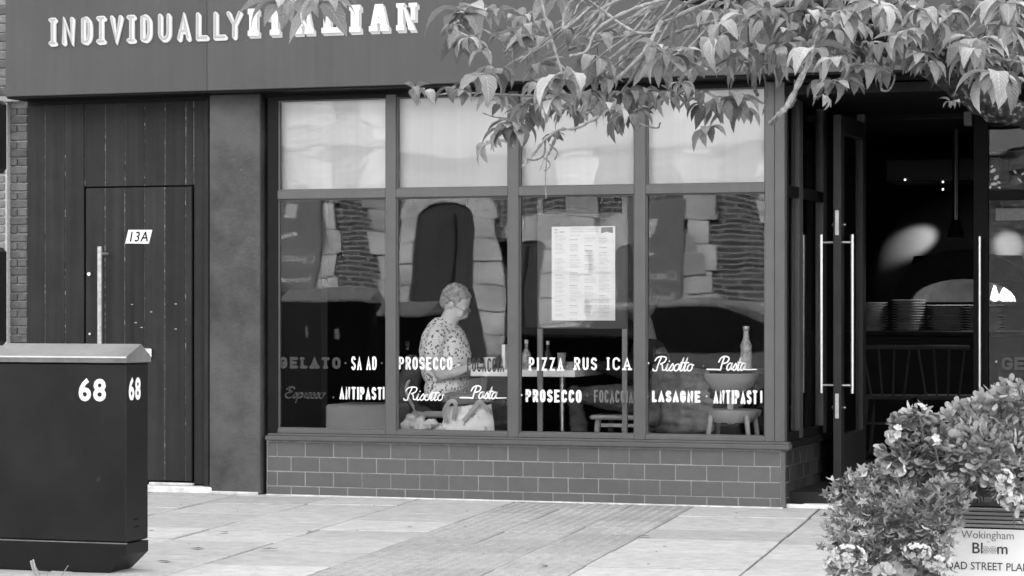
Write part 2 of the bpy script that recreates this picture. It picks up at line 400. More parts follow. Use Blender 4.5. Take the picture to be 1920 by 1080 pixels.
def copy_thing(o, loc=None, rz=None, label=None, group=None):
    c = o.copy(); COL.objects.link(c)
    if loc is not None: c.location = loc
    if rz is not None: c.rotation_euler = (0, 0, rz)
    if label: c['label'] = label
    if group: c['group'] = group
    for ch in list(o.children):
        d = ch.copy(); COL.objects.link(d); d.parent = c
        for g in list(ch.children):
            e = g.copy(); COL.objects.link(e); e.parent = d
    return c

# ================================================================ THE SETTING
g = MB().box(-60, 60, -60, 40, -.35, -.125).build('ground', mat('earth', .06, .95, .3, 1, .5, 30)); tag(g, 'bare ground under the street', 'ground', kind='structure')
rd = MB().box(-40, 40, -15.2, -8.6, -.125, -.11).build('road', M_road); tag(rd, 'dark asphalt road running past the shopfront', 'road', kind='structure')
pave = MB().box(-14, 12, -8.6, 1.7, -.124, -.030).build('pavement', M_joint); tag(pave, 'pale flagged pavement with a strip of blister paving in front of the restaurant', 'pavement', kind='structure')
p2 = MB().box(-40, 40, -20, -15.2, -.124, .0, .01).build('far_pavement', M_slab); tag(p2, 'pavement on the far side of the road', 'pavement', kind='structure')
kb = MB()
for i in range(28): kb.box(-14+i*.93, -14+i*.93+.922, -8.75, -8.6, -.12, .002, .012)
tag(kb.build('kerb', M_slab), 'stone kerb along the road edge of the pavement', 'kerb', kind='structure')

# paving grid turned a little from the shopfront
PA = R(6.3)
def pg(u, w):   # u across, w towards the road, from the point where the tactile strip meets the wall
    ox, oy = -1.80, .10
    return (ox+u*math.cos(PA)+w*math.sin(PA), oy+u*math.sin(PA)-w*math.cos(PA))
def slab_mesh(w, h, key, dome=False, c=.004):
    mb = MB().box(0, w, -h, 0, -.03, 0, c)
    if dome:
        for i in range(6):
            for j in range(6):
                cx, cy = w*(i+.5)/6, -h*(j+.5)/6
                mb.lathe([(.0150, -.0005), (.0125, .0045), (.0075, .0062)], 8, cx, cy)
    return mb.mesh('paving_slab', M_tact if dome else M_slab)
rs = random.Random(3)
cache = {}
def put_slab(u, w, wd, ht, dome=False, lab=None):
    k = (round(wd, 3), round(ht, 3), dome)
    if k not in cache: cache[k] = slab_mesh(wd, ht, k, dome)
    x, y = pg(u, w)
    xc, yc = pg(u+wd/2, w+ht/2)
    if yc > .35 and not (xc > -.2 and yc < 1.5): return
    o = mobj('blister_slab' if dome else 'paving_slab', cache[k], pave, (x, y, rs.uniform(-.0032, .0032)), (rs.uniform(-.0016, .0016), rs.uniform(-.0016, .0016), PA))
TS = .398
for i in range(3):
    for j in range(-1, 15): put_slab(i*TS+rs.uniform(-.0005, .0005), j*.4-.15, TS-.006, .394, True)
cols = [(-.66, .66, .10), (-1.27, .61, .50), (-1.95, .68, -.12), (-2.60, .65, .34), (-3.22, .62, .0), (-3.9, .68, .44), (-4.6, .7, .2), (3*TS, .80, .25), (3*TS+.80, .62, -.1), (3*TS+1.42, .62, .3), (3*TS+2.04, .6, .1), (3*TS+2.64, .6, .3)]
for u, wd, off in cols:
    w = -1.6-off
    while w < 6.2:
        ht = rs.choice([.6, .75, .9, .6, .75, .45]); put_slab(u+.003, w+.003, wd-rs.uniform(.010, .017), ht-rs.uniform(.011, .020)); w += ht
# scattered dark chips and gum on the flags
gm = MB(); rg = random.Random(11)
for i in range(30):
    x = rg.uniform(-4.2, 1.2); y = rg.uniform(-4.3, -.2); r_ = rg.uniform(.004, .011)
    gm.lathe([(r_, .0035), (r_*.8, .0055), (0, .006)], 7, x, y, sx=rg.uniform(.7, 2), sy=1)
tag(gm.build('chewing_gum', mat('gum', .13, .9, .4, 30)), 'small dark trodden spots of gum scattered over the flags', 'gum', kind='stuff')
lv = MB()
for px, py in ((370, 1031), (308, 1055), (505, 1032), (1020, 1063), (1208, 1008), (420, 1000)):
    p = gr(px, py); a = rg.uniform(0, 3)
    lv.add([(p.x-.05*math.cos(a), p.y-.05*math.sin(a), .007), (p.x-.02*math.sin(a), p.y+.02*math.cos(a), .014), (p.x+.05*math.cos(a), p.y+.05*math.sin(a), .008), (p.x+.02*math.sin(a), p.y-.02*math.cos(a), .010)], [[0, 1, 2, 3]])
tag(lv.build('fallen_leaves', mat('dead_leaf', .12, .9, .3, 30)), 'a few dead leaves lying flat on the pavement', 'leaves', kind='stuff')

# ================================================================ RESTAURANT
B = thing('restaurant_building', 'grey restaurant shopfront with INDIVIDUALLY ITALIAN on its fascia and an eight pane window', 'building')
def part(mb, name, m, parent=B, smooth=False): return mb.build(name, m, parent, smooth)
XW = [ax(p) for p in (500, 520, 723, 742, 952, 972, 1189, 1210, 1434, 1452, 1471)]
XL = ax(50); XD = ax(385); XP0, XP1 = ax(396), ax(491)
ZG0, ZT0, ZT1, ZTOP = .449, 1.990, 2.048, 2.655
# upper masses
part(MB().box(XL, 9.0, -.02, .35, 3.80, 9.8), 'upper_wall', M_brick)
part(MB().box(XL-.0, 9.0, .35, 9.0, 3.0, 9.8), 'upper_storeys', M_brick)
part(MB().box(XL, 9.0, .02, .30, ZTOP+.02, 3.0), 'window_head', M_shadeframe)
part(MB().box(XL, XL+.001, .3, 9, 0, 3.0), 'party_wall', M_dark)
# fascia
fas = node('fascia', B)
FY = -.25
FX = [ax(10, FY), ax(388, FY), ax(1120, FY), 3.1, 4.4]
for i in range(4):
    MB().box(FX[i]+(.0006 if i else 0), FX[i+1]-.0006, FY, 0, 2.712, 3.78, .003).build('fascia_panel', M_fascia, fas)
MB().box(FX[0], 4.4, FY+.02, .019, 2.70, 2.711).build('soffit', M_shadeframe, fas)
MB().box(FX[0]-.02, 4.42, FY-.05, .0, 3.781, 3.86, .008).build('cornice', M_frame, fas)
# ---- INDIVIDUALLY
FYL = FY-.001
def fpt(px, py): p = at(px, py, FY); return p.x, p.z
LET = [('I', 92, 108), ('N', 117, 140), ('D', 153, 173), ('I', 181, 200), ('V', 207, 231), ('I', 238, 256), ('D', 264, 285), ('U', 297, 321), ('A', 333, 358), ('L', 368, 392), ('L', 401, 426), ('Y', 427, 453)]
LB = [('I', 466, 490), ('T', 501, 536), ('A', 551, 593), ('L', 604, 645), ('I', 656, 681), ('A', 693, 734), ('N', 744, 787)]
def base_y(px): return 90.5-(px-90)*.0362
LS = [fpt(p, base_y(p)) for p in (90, 455)]
for ch, a, b in LET:
    x0, zb = fpt(a, base_y(a)-5); x1, _ = fpt(b, base_y(b)); zt = fpt(a, base_y(a)-57)[1]
    m = (x1-x0); sw = .030
    L_ = MB(); L_.cur = 0
    def G_(mb, dx, dz, w, y, dep):
        pad = .016
        xx0, xx1 = x0+pad+dx, x1-pad+dx
        wI = xx1-xx0
        ex = [[(-.05, 1), (1.05, 1)], [(-.05, 0), (1.05, 0)]] if ch == 'I' else []
        if ch == 'I': xx0 += wI*.1; wI *= .8
        if ch == 'Y': xx0 -= .006; wI += .012
        glyph(mb, ch, xx0, zb+pad+dz, wI, zt-zb-2*pad, w, y, dep, ex)
    for q in range(4): G_(L_, .0036*q, -.0042*q, .030, FYL-.001*(3-q), .010)
    L_.cur = 1; G_(L_, -.001, .001, .0165, FYL-.0115, .006)
    L_.build('letter', [M_sw, M_sgrey], fas)
# ---- ITALIAN, heavy slab letters built of bars
def slab_letter(ch, x0, x1, z0, z1):
    mb = MB(); w = x1-x0; h = z1-z0
    bars = []
    def Bx(a, b, c, d): bars.append([(x0+a*w, z0+c*h), (x0+b*w, z0+c*h), (x0+b*w, z0+d*h), (x0+a*w, z0+d*h)])
    def Pg(p): bars.append([(x0+a*w, z0+b*h) for a, b in p])
    if ch == 'I': Bx(0, 1, 0, .2); Bx(0, 1, .8, 1); Bx(.14, .86, .2, .8)
    if ch == 'T': Bx(0, 1, .76, 1); Pg([(0, .58), (.16, .58), (.22, .76), (0, .76)]); Pg([(.84, .58), (1, .58), (1, .76), (.78, .76)]); Bx(.31, .69, .2, .76); Bx(.2, .8, 0, .2)
    if ch == 'A': Pg([(.08, .2), (.40, .2), (.58, 1), (.30, 1)]); Pg([(.60, .2), (.93, .2), (.70, 1), (.581, 1), (.47, .62)]); Bx(.36, .62, .28, .46); Bx(0, .44, 0, .199); Bx(.56, 1, 0, .199)
    if ch == 'L': Bx(.1, .46, .2, .8); Bx(0, .56, .8, 1); Bx(0, 1, 0, .2); Bx(.76, 1, .2, .42)
    if ch == 'N': Bx(.08, .34, .2, .85); Bx(0, .4, 0, .2); Pg([(0, .851), (.32, .851), (.44, 1), (0, 1)]); Pg([(.341, .84), (.441, .84), (.72, .36), (.92, 0), (.60, 0)]); Bx(.70, .92, .37, .84); Bx(.6, 1, .841, 1)
    return bars
for ch, a, b in LB:
    x0, zb = fpt(a, base_y(a)-4); x1, _ = fpt(b, base_y(b)); zt = fpt(a, base_y(a)-60)[1]; x1 -= .014; zb += .018
    mb = MB(); mb.cur = 1
    bars = slab_letter(ch, x0, x1, zb, zt)
    for i, pl in enumerate(bars):
        for q in range(1, 4):
            mb.prism([(x+.0048*q, z-.006*q) for x, z in pl], FYL-.007-i*.0002+q*.0015, FYL)
    mb.cur = 0
    for i, pl in enumerate(bars): mb.prism(pl, FYL-.012-i*.0003, FYL-.0075)
    mb.build('letter', [M_sw, M_soft], fas)

# pilaster
PI = MB().box(XP0, XP1, -.03, .30, .0, 2.705, .006)
part(PI, 'pilaster', M_pil)
part(MB().box(XP1, XW[0], .10, .30, 0, 2.68), 'recess', M_black)  # slot filled in black, its shade put into the colour
part(MB().box(XP0, XP1-.01, -.045, -.031, .0, .022, .004), 'mortar_fillet', M_lip)
# ---- boarded door with wicket
bd = node('boarded_door', B); DY = .06
seam_px = [50, 84, 122, 158.5, 197, 234, 271, 309, 348, 385]
zb_ = .055; ztop = ZTOP+.05
wx0, wx1 = ax(159, DY), ax(362, DY); wz1 = az(350, 250, DY)
MB().box(XL-.3, XD+.05, DY+.045, DY+.07, .0, 2.9).build('backing', M_black, bd)
def boards(x0, x1, z0, z1, y, nm='board'):
    xs = [ax(p, DY) for p in seam_px]
    for a, b in zip(xs[:-1], xs[1:]):
        a2, b2 = max(a, x0), min(b, x1)
        if b2-a2 < .015: continue
        MB().box(a2+.0035, b2-.0035, y, y+.022, z0, z1, .003).build(nm, M_board, bd)
        if b2 < x1-.02: MB().box(b2-.0034, b2+.0034, y+.004, y+.020, z0+.003, z1-.003).build('seam', M_seam, bd)
boards(ax(50, DY), wx0-.004, zb_, ztop, DY)
boards(wx0+.006, wx1-.006, zb_+.02, wz1-.006, DY-.004)
boards(wx0-.004, wx1+.004, wz1+.004, ztop, DY)
boards(wx1+.004, ax(385, DY), zb_, ztop, DY)
for xx in (wx0-.0005, wx1+.004): MB().box(xx-.0034, xx+.0034, DY+.004, DY+.020, wz1+.008, ztop).build('seam', M_seam, bd)
MB().box(ax(386, DY), ax(395, DY), DY-.03, DY+.04, .03, ztop, .004).build('door_jamb', M_board, bd)
MB().box(ax(386, DY)-.006, ax(386, DY)-.001, DY-.012, DY+.03, .05, ztop).build('worn_seam', M_seam, bd)
MB().box(XL, ax(398, -.02), -.035, DY+.04, .0, .045, .005).build('threshold', M_lip, bd)
MB().box(ax(280, .03), ax(362, .03), .02, DY-.005, .046, .066, .004).build('weather_strip', mat('weathered_board', .38, .8, .4, 10), bd)
# number plate
p0, p1, p2_, p3 = [at(*q, DY) for q in ((236, 456.5), (280, 457), (286.5, 431), (242, 431))]
npm = MB(); npm.prism([(q.x, q.z) for q in (p0, p1, p2_, p3)], DY-.010, DY-.0045)
npl = npm.build('number_plate', M_white, bd)
tm = text_mesh('13A', .098, M_black, 'numeral', .0008, 'CENTER', .0008, .88, .22, 1.12)
q = at(260.5, 455, DY); o = mobj('numeral', tm, bd, (q.x-.004, DY-.0115, q.z+.008))
# bar handle, lock, letter plate
h = MB(); xh = ax(187, -.02)
zt_, zl_ = az(462, 187, -.02), .62
h.tube([(xh, -.02, zl_), (xh, -.02, zt_)], .0165, 14)
for z in (zt_-.05, zl_+.1): h.tube([(xh, -.02, z), (xh+.02, DY-.004, z)], .010, 8)
h.build('pull_handle', mat('worn_steel', .28, .45, .35, 40, metal=.6), bd, True)
for px, py, r_ in ((168.5, 514, .016), (170, 626, .010)):
    q = at(px, py, DY); MB().tube([(q.x, DY-.016, q.z), (q.x, DY-.003, q.z)], [r_*.8, r_], 12).build('keyhole', M_steel, bd, True)
q = at(279, 661, DY); MB().box(q.x-.03, q.x+.032, DY-.03, DY-.003, q.z-.035, q.z+.03, .006).build('bracket', M_steel, bd)
nk = MB()
for px, py in ((248, 571), (284, 585), (255, 605), (330, 570), (330, 617), (266, 614)):
    q = at(px, py, DY); nk.box(q.x-.008, q.x+.008, DY-.0052, DY-.0042, q.z-.002, q.z+.003)
nk.build('chipped_paint', mat('bare_primer', .5, .8, .3, 30), bd)

# ---- stall riser
sr = node('stall_riser', B)
XR1 = -.030
MB().box(XW[0], -.006, .0022, .12, 0, .372).build('grout_backing', M_grout, sr)
MB().box(-.1, -.010, .12, 1.52, 0, .372).build('grout_backing', mat('dark_grout', .16, .9, .3, 30), sr)
rt = random.Random(5)
tc_ = {}
def tile(w, h_):
    k = (round(w, 3), round(h_, 3))
    if k not in tc_: tc_[k] = MB().box(0, w, 0, .012, 0, h_, .0022).mesh('tile', M_tile)
    return tc_[k]
rows = [(.004, .062), (.067, .160), (.1655, .260), (.2655, .358)]
XJ = [ax(598.6), ax(572.1), ax(598.6), ax(572.1)]
for (z0, z1), xj in zip(rows, XJ):
    x = xj-.205*2
    while x < XR1:
        a, b = max(x+.0025, XW[0]+.004), min(x+.2025, XR1-.003)
        if b-a > .012: mobj('tile', tile(b-a, z1-z0), sr, (a, rt.uniform(-.0010, .0010), z0), (0, 0, rt.uniform(-.002, .002)))
        x += .205
MB().box(XR1, -.002, -.003, .02, .0, .362, .003).build('corner_tile', M_tile, sr)
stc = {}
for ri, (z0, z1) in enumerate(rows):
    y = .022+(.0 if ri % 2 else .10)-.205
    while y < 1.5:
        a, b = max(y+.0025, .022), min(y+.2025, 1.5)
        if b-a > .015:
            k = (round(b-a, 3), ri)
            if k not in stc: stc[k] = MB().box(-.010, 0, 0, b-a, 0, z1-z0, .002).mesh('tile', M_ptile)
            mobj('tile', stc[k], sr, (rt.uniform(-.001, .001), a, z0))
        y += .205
MB().box(XW[0]+.01, -.012, -.040, -.004, .0, .010, .003).build('mortar_fillet', M_lip, sr)
# sill
sl = MB().box(ax(497, -.035), .030, -.035, .06, .372, .402, .004)
sl.box(ax(503), .024, -.012, .06, .4022, .418, .003)
part(sl, 'window_sill', M_frame)
part(MB().box(-.006, .030, .0605, 1.5, .372, .402, .004).box(-.006, .02, .0605, 1.5, .4022, .418), 'side_sill', M_shadeframe)
# ---- window frame members
WY0, WY1 = 0.0, .07
def bar(x0, x1, z0, z1, nm, m=M_frame, y0=WY0, y1=WY1): part(MB().box(x0, x1, y0, y1, z0, z1, .004), nm, m)
bar(XW[0]-.0, XW[1], .419, ZTOP+.03, 'jamb', M_shadeframe, .01)
for a, b in ((2, 3), (4, 5), (6, 7)): bar(XW[a], XW[b], .4185, ZTOP+.02, 'mullion')
bar(XW[8], XW[9]-.001, .4185, ZTOP+.03, 'corner_post'); bar(XW[9]+.001, XW[10], .4185, ZTOP+.03, 'corner_post')
cols_ = [(XW[1], XW[2]), (XW[3], XW[4]), (XW[5], XW[6]), (XW[7], XW[8])]
for a, b in cols_:
    bar(a, b, .4185, ZG0, 'bottom_rail'); bar(a, b, ZT0, ZT1, 'transom'); bar(a, b, ZTOP, ZTOP+.03, 'head_rail', M_shadeframe)
    for z0, z1 in ((ZG0, ZT0), (ZT1, ZTOP)):
        bb = MB(); t_ = .009
        bb.box(a, a+t_, .018, .048, z0, z1); bb.box(b-t_, b, .018, .048, z0, z1); bb.box(a+t_, b-t_, .018, .048, z0, z0+t_); bb.box(a+t_, b-t_, .018, .048, z1-t_, z1)
        part(bb, 'glazing_bead', M_frame)
# panes: each slightly bowed and out of true, as old glass sits
def pane(x0, x1, z0, z1, Y, tilt=0, yaw=0, bow=.0015, wav=.0004, m=M_glass, seed=0, parent=B, side=False):
    w, h_ = x1-x0, z1-z0; nx, nz = 28, 34; vs = []; fs = []
    for j in range(nz+1):
        for i in range(nx+1):
            u, t = i/nx*2-1, j/nz*2-1
            y = bow*(1-u*u)*(1-t*t)+wav*(noise.noise(Vector((u*1.3+seed*7, t*1.5, seed)))*2+.5*noise.noise(Vector((u*3+seed*3, t*3.4, seed+5))))
            p = (u*w/2, y, t*h_/2)
            vs.append(p)
    for j in range(nz):
        for i in range(nx): k = j*(nx+1)+i; fs.append([k, k+1, k+nx+2, k+nx+1])
    me = bpy.data.meshes.new('window_pane'); me.from_pydata(vs, [], fs); me.materials.append(m); me.polygons.foreach_set('use_smooth', [True]*len(fs))
    loc = ((x0+x1)/2, Y, (z0+z1)/2)
    if side: return mobj('window_pane', me, parent, side, (R(tilt), 0, R(90+yaw)))
    return mobj('window_pane', me, parent, loc, (R(tilt), 0, R(yaw)))
TILT = [(.34, .0), (.28, .02), (.02, .05), (-.03, -.05)]
PAN = []
for i, (a, b) in enumerate(cols_):
    PAN.append(pane(a-.004, b+.004, ZG0-.003, ZT0+.003, .034, TILT[i][0], TILT[i][1], (.0013, .0010, .0011, .0013)[i], .00020, seed=i+1))
for i, (a, b) in enumerate(cols_):
    pane(a-.004, b+.004, ZT1-.003, ZTOP+.003, .034, (.1, -.1, .05, .0)[i], (.1, -.05, .1, 0)[i], .0010, .00010, seed=i+11, m=M_gup)
    part(MB().box(a-.01, b+.01, .085, .089, ZT1-.035, ZTOP+.02), 'window_blind', M_blind)
# ---- window lettering
TY = .028
def tpt(px, py): p = at(px, py, TY); return p.x, p.z
def word(i, txt, x0, x1, yt, yb, sw=.016, m=M_vinyl, font='sans', wk=1.0, sq=False):
    mb = MB(); a, zb = tpt(x0, yb); b, _ = tpt(x1, yb); zt = tpt(x0, yt)[1]
    tot = sum(0.5 if c == ' ' else WID.get(c, 1) for c in txt); n = len(txt); gap = .42*wk
    unit = (b-a)/(tot+gap*(n-1)); x = a
    for c in txt:
        w_ = unit*WID.get(c, 1) if c != ' ' else unit*.5
        if c != ' ':
            ex = []
            if font == 'slab': ex = serifs(c)
            if font == 'serif' and c in 'IPARUZ': ex = serifs(c)
            if c == 'I' and font != 'thin': ex = [[(-.25, 1), (1.25, 1)], [(-.25, 0), (1.25, 0)]]
            glyph(mb, c, x+sw*.4, zb+sw*.5, max(.002, w_-sw*.8), zt-zb-sw, sw, TY-.0005, .0012, ex, sq)
        x += w_+unit*gap
    o = mb.build('lettering', m); o.parent = B; return o
def scr(txt, x0, x1, yt, yb, sw=.009, m=M_vinyl, tail=0):
    mb = MB(); a, zb = tpt(x0, yb); b, _ = tpt(x1, yb); zt = tpt(x0, yt)[1]
    script(mb, txt, a, b, zb, zt-zb, sw, TY-.0005, .0012, tail); return mb.build('lettering', m, B)
def dot(px, py, m=M_vinyl, r_=.006):
    a, z = tpt(px, py); MB().tube([(a, TY-.0020, z), (a, TY-.0004, z)], [r_*.8, r_], 10).build('lettering_dot', m, B)
word(0, 'GELATO', 524, 638, 669, 691, .022, M_dvinyl, 'slab', 1.0)
word(0, 'SA', 659, 678, 668, 694, .013, wk=.9); word(0, 'AD', 687, 706, 668, 694, .013, wk=.9)
dot(648, 681, M_gvinyl); dot(716, 681, M_gvinyl)
word(1, 'PROSECCO', 748, 848, 669, 693, .014, wk=.9); word(1, 'FOCACCIA', 876, 945, 671, 697, .010, M_dvinyl, wk=.9); dot(860, 684)
word(2, 'PIZZA', 992, 1056, 670, 695, .014, font='serif', wk=1.3); word(2, 'RUS', 1077, 1119, 670, 694, .014, font='serif', wk=1.1); word(2, 'ICA', 1138, 1183, 670, 694, .013, font='serif', wk=1.1)
scr('Risotto', 1224, 1304, 669, 695, .0085); scr('Pasta', 1344, 1404, 669, 694, .009, tail=.05); dot(1216, 681); dot(1319, 686, M_gvinyl)
scr('Espresso', 534, 612, 726, 746, .010, M_dvinyl)
scr('Espresso', 535, 613, 725, 745, .004, M_gvinyl)
word(0, 'ANTIPAST', 637, 716, 725, 749, .015, wk=.8); word(0, 'I', 717, 722, 725, 749, .014, font='thin'); dot(625, 745, M_gvinyl)
scr('Risotto', 757, 836, 726, 750, .008); scr('Pasta', 880, 937, 724, 747, .0095, tail=.045)
word(2, 'PROSECCO', 986, 1090, 730, 754, .017, wk=.9); word(2, 'FOCACCIA', 1114, 1187, 731, 755, .011, M_gvinyl, wk=.9); dot(978, 741); dot(1101, 742, M_gvinyl)
word(3, 'LASAGNE', 1223, 1313, 732, 754, .018, wk=.8); word(3, 'ANTIPAST', 1338, 1420, 731, 757, .0155, wk=.75); word(3, 'I', 1423, 1432, 732, 756, .014, font='thin'); dot(1214, 744); dot(1325, 743)

# ---- side return window and porch
XS = 0.0
def sy(px): return atx(px, HOR, XS).y
def sbar(y0, y1, z0, z1, nm='side_mullion', m=M_shadeframe): part(MB().box(-.06, -.004, y0, y1, z0, z1, .003), nm, m)
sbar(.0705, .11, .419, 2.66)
sbar(sy(1500), sy(1507), .419, 2.66, m=mat('side_frame', .05, .5, .1, 5)); sbar(sy(1545), sy(1551), .419, 2.66, m=M_frame)  # first mullion: frame paint with porch shade in its grey
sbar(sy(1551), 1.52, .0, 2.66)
for a, b in ((.11, sy(1500)), (sy(1507), sy(1545))):
    sbar(a, b, .419, .47); sbar(a, b, 1.97, 2.04); sbar(a, b, 2.60, 2.66)
    for z0, z1 in ((.47, 1.97), (2.04, 2.60)):
        pane(0, b-a, z0, z1, 0, .1, .1, .0004, .0002, M_gdark, 3, B, side=(-.03, (a+b)/2, (z0+z1)/2))
part(MB().box(-.06, -.004, 1.521, 1.80, 0, 2.66), 'porch_wall', M_shadeframe)
DPY = 1.80; DX0 = .115; DZ = .055; XE0, XE1 = ax(1825, DPY), ax(1853, DPY)
part(MB().box(0.0, 4.2, .0, 1.8, 2.60, 2.66), 'porch_ceiling', M_dark)
part(MB().box(-.004, DX0-.002, DPY-.01, DPY+.08, 0, 2.6), 'door_frame', M_shadeframe)
part(MB().box(DX0, XE0, DPY+.02, DPY+.07, 2.565, 2.6), 'door_head', M_black)
part(MB().box(-.003, 3.4, .03, DPY, .0, .028, .004), 'porch_step', mat('step_stone', .50, .85, .12, 6, .3, 200))
part(MB().add([(0, .06, .0295), (.10, .034, .0295), (.055, 1.1, .0295), (.0, 1.2, .0295)], [[0, 1, 2, 3]]), 'porch_dark_strip', M_black)  # dark tapering strip on the step, along the side tiles
# open leaf seen on edge
lf = node('entrance_door', B)
LX0, LX1 = ax(1562, .92), ax(1577, .92); LY0, LY1 = .92, DPY
LZ1 = 2.54
dm = mat('door_paint', .03, .4, .15, 6)
MB().box(LX0, LX1, LY0, LY0+.11, DZ, LZ1, .003).build('stile', dm, lf)
MB().box(LX0, LX1, LY1-.11, LY1, DZ, LZ1, .003).build('stile', dm, lf)
MB().box(LX0, LX1, LY0+.1105, LY1-.1105, DZ, .42, .003).build('kick_rail', dm, lf)
MB().box(LX0, LX1, LY0+.1105, LY1-.1105, LZ1-.12, LZ1, .003).build('top_rail', dm, lf)
pane(0, LY1-LY0-.22, .42, LZ1-.12, 0, 0, 0, .0003, .0002, M_gdark, 9, lf, side=((LX0+LX1)/2, (LY0+LY1)/2, (.42+LZ1-.12)/2)).name = 'door_glass'
def pull(parent, x, y, z0, z1, bx, by, zs=None, nm='pull_handle'):
    m_ = MB(); m_.tube([(x, y, z0), (x, y, z1)], .0145, 14)
    for z in (z0+.052, z1-.052): m_.tube([(x, y, z), (bx, by, z)], .0105, 10)
    m_.build(nm, M_steel, parent, True)
HY = LY0+.05
hz0, hz1 = az(737, 1540, HY), az(440, 1540, HY)
pull(lf, ax(1540, HY), HY, hz0, hz1, LX0+.002, HY); pull(lf, ax(1598, HY), HY, hz0, hz1, LX1-.002, HY)
for py0, py1 in ((394, 441), (738, 785)):
    z1, z0 = az(py0, 1570, LY0), az(py1, 1570, LY0); xm = (LX0+LX1)/2
    lp = MB().box(xm-.014, xm+.012, LY0-.004, LY0+.004, z0, z1, .003)
    for k in (.2, .5, .8): lp.tube([(xm, LY0-.006, z0+(z1-z0)*k), (xm, LY0-.003, z0+(z1-z0)*k)], .004, 6)
    lp.build('lock_plate', mat('satin_plate', .55, .4, .15, 20, metal=.3), lf)
    zc = (z0*.45+z1*.55)-.02
    for sx_, bx in ((-1, LX0), (1, LX1)):
        MB().tube([(bx, LY0+.05, zc), (bx+sx_*.012, LY0+.05, zc), (bx+sx_*.022, LY0+.05, zc)], [.010, .014, .006], 10).build('lock_cylinder', M_steel, lf, True)
# fixed right leaf
rf = node('entrance_door', B); rf['label'] = 'closed right hand entrance door leaf with a long steel pull'
MB().box(XE0, XE1, DPY, DPY+.05, DZ, 2.6, .003).build('stile', M_shadeframe, rf)
XE2 = XE1+.95
MB().box(XE2, XE2+.1, DPY, DPY+.05, DZ, 2.6, .003).build('stile', M_shadeframe, rf)
for z0, z1 in ((DZ, .36), (az(375, 1880, DPY), az(357, 1880, DPY)), (2.5, 2.6)):
    MB().box(XE1+.0005, XE2-.0005, DPY, DPY+.05, z0, z1, .003).build('rail', M_shadeframe, rf)
pane(XE1, XE2, .36, az(375, 1880, DPY), DPY+.025, -.1, .1, .0006, .0002, M_gdark, 21, rf).name = 'door_glass'
pane(XE1, XE2, az(357, 1880, DPY), 2.5, DPY+.025, -.1, .1, .0006, .0002, M_gdark, 22, rf).name = 'door_glass'
pull(rf, ax(1837, DPY-.07), DPY-.07, az(731, 1837, DPY-.07), az(443, 1837, DPY-.07), ax(1837, DPY), DPY+.002)
part(MB().box(XE2+.1, XE2+.4, DPY-.02, DPY+.1, 0, 2.66), 'door_jamb', M_shadeframe)
part(MB().box(XE2+.4, 6.0, 0, DPY+.1, 0, 3.0), 'porch_side_wall', M_shadeframe)
# lettering and stickers on the right leaf
def rp(px, py): p = at(px, py, DPY+.018); return p.x, p.z
mb = MB()
for k, c in enumerate('GELATO'):
    a, zb = rp(1881+k*24, 691); glyph(mb, c, a, zb, .055, .068, .020, DPY+.018, .0012, serifs(c))
mb.build('lettering', M_gvinyl, rf)
mb = MB(); a, zb = rp(1862, 738); script(mb, 'Espresso', a, a+.30, zb, .07, .008, DPY+.018, .0012); mb.build('lettering', M_gvinyl, rf)
a, zb = rp(1868, 678); MB().tube([(a, DPY+.0150, zb), (a, DPY+.018, zb)], [.007, .008], 10).build('lettering_dot', M_vinyl, rf)
a, z1 = rp(1867, 391); b, z0 = rp(1935, 413); MB().box(a, b, DPY+.014, DPY+.018, z0, z1).build('sticker', mat('sticker_grey', .22, .7, .2, 80), rf)
# pale floral decal
dc = MB(); rr = random.Random(2)
for k, (px, py, w_, h_, rot) in enumerate(((1862, 320, 13, 7, .5), (1868, 333, 12, 7, .8), (1864, 345, 14, 6, .1), (1873, 342, 8, 5, -.5), (1857, 351, 7, 4, 1.2), (1874, 352, 6, 4, -.3), (1903, 322, 9, 4, -.9), (1912, 338, 12, 4, -.8), (1918, 326, 7, 4, .6), (1860, 312, 6, 4, .9))):
    a, z = rp(px, py); s_ = 1/285
    pts = [(a+(math.cos(t)*w_*math.cos(rot)-math.sin(t)*h_*math.sin(rot))*s_*.5, z+(math.cos(t)*w_*math.sin(rot)+math.sin(t)*h_*math.cos(rot))*s_*.5) for t in [i*math.pi/5 for i in range(10)]]
    dc.prism(pts, DPY+.0165-k*.0003, DPY+.018)
dc.build('decal', mat('decal_white', .6, .7, .2, 30), rf)
# door closer and sensor boxes
for px0, py0, px1, py1, v_ in ((1583, 197, 1612, 212, .10), (1608, 215, 1622, 241, .30)):
    a = at(px0, py0, DPY-.03); b = at(px1, py1, DPY-.03); MB().box(a.x, b.x, DPY-.06, DPY-.001, b.z, a.z, .004).build('door_closer', mat('closer_%d' % int(v_*100), v_*.5, .5, .1, 10), lf)
a = at(1809, 205, DPY); b = at(1824, 236, DPY); MB().box(a.x, b.x, DPY-.05, DPY+.06, b.z, a.z, .004).build('door_closer', mat('closer_30', .15), rf)
a = at(1855, 222, DPY+.2); b = at(1897, 236, DPY+.2); MB().box(a.x, b.x, DPY+.15, DPY+.2, b.z, a.z, .004).build('ceiling_unit', mat('closer_30', .15), rf)

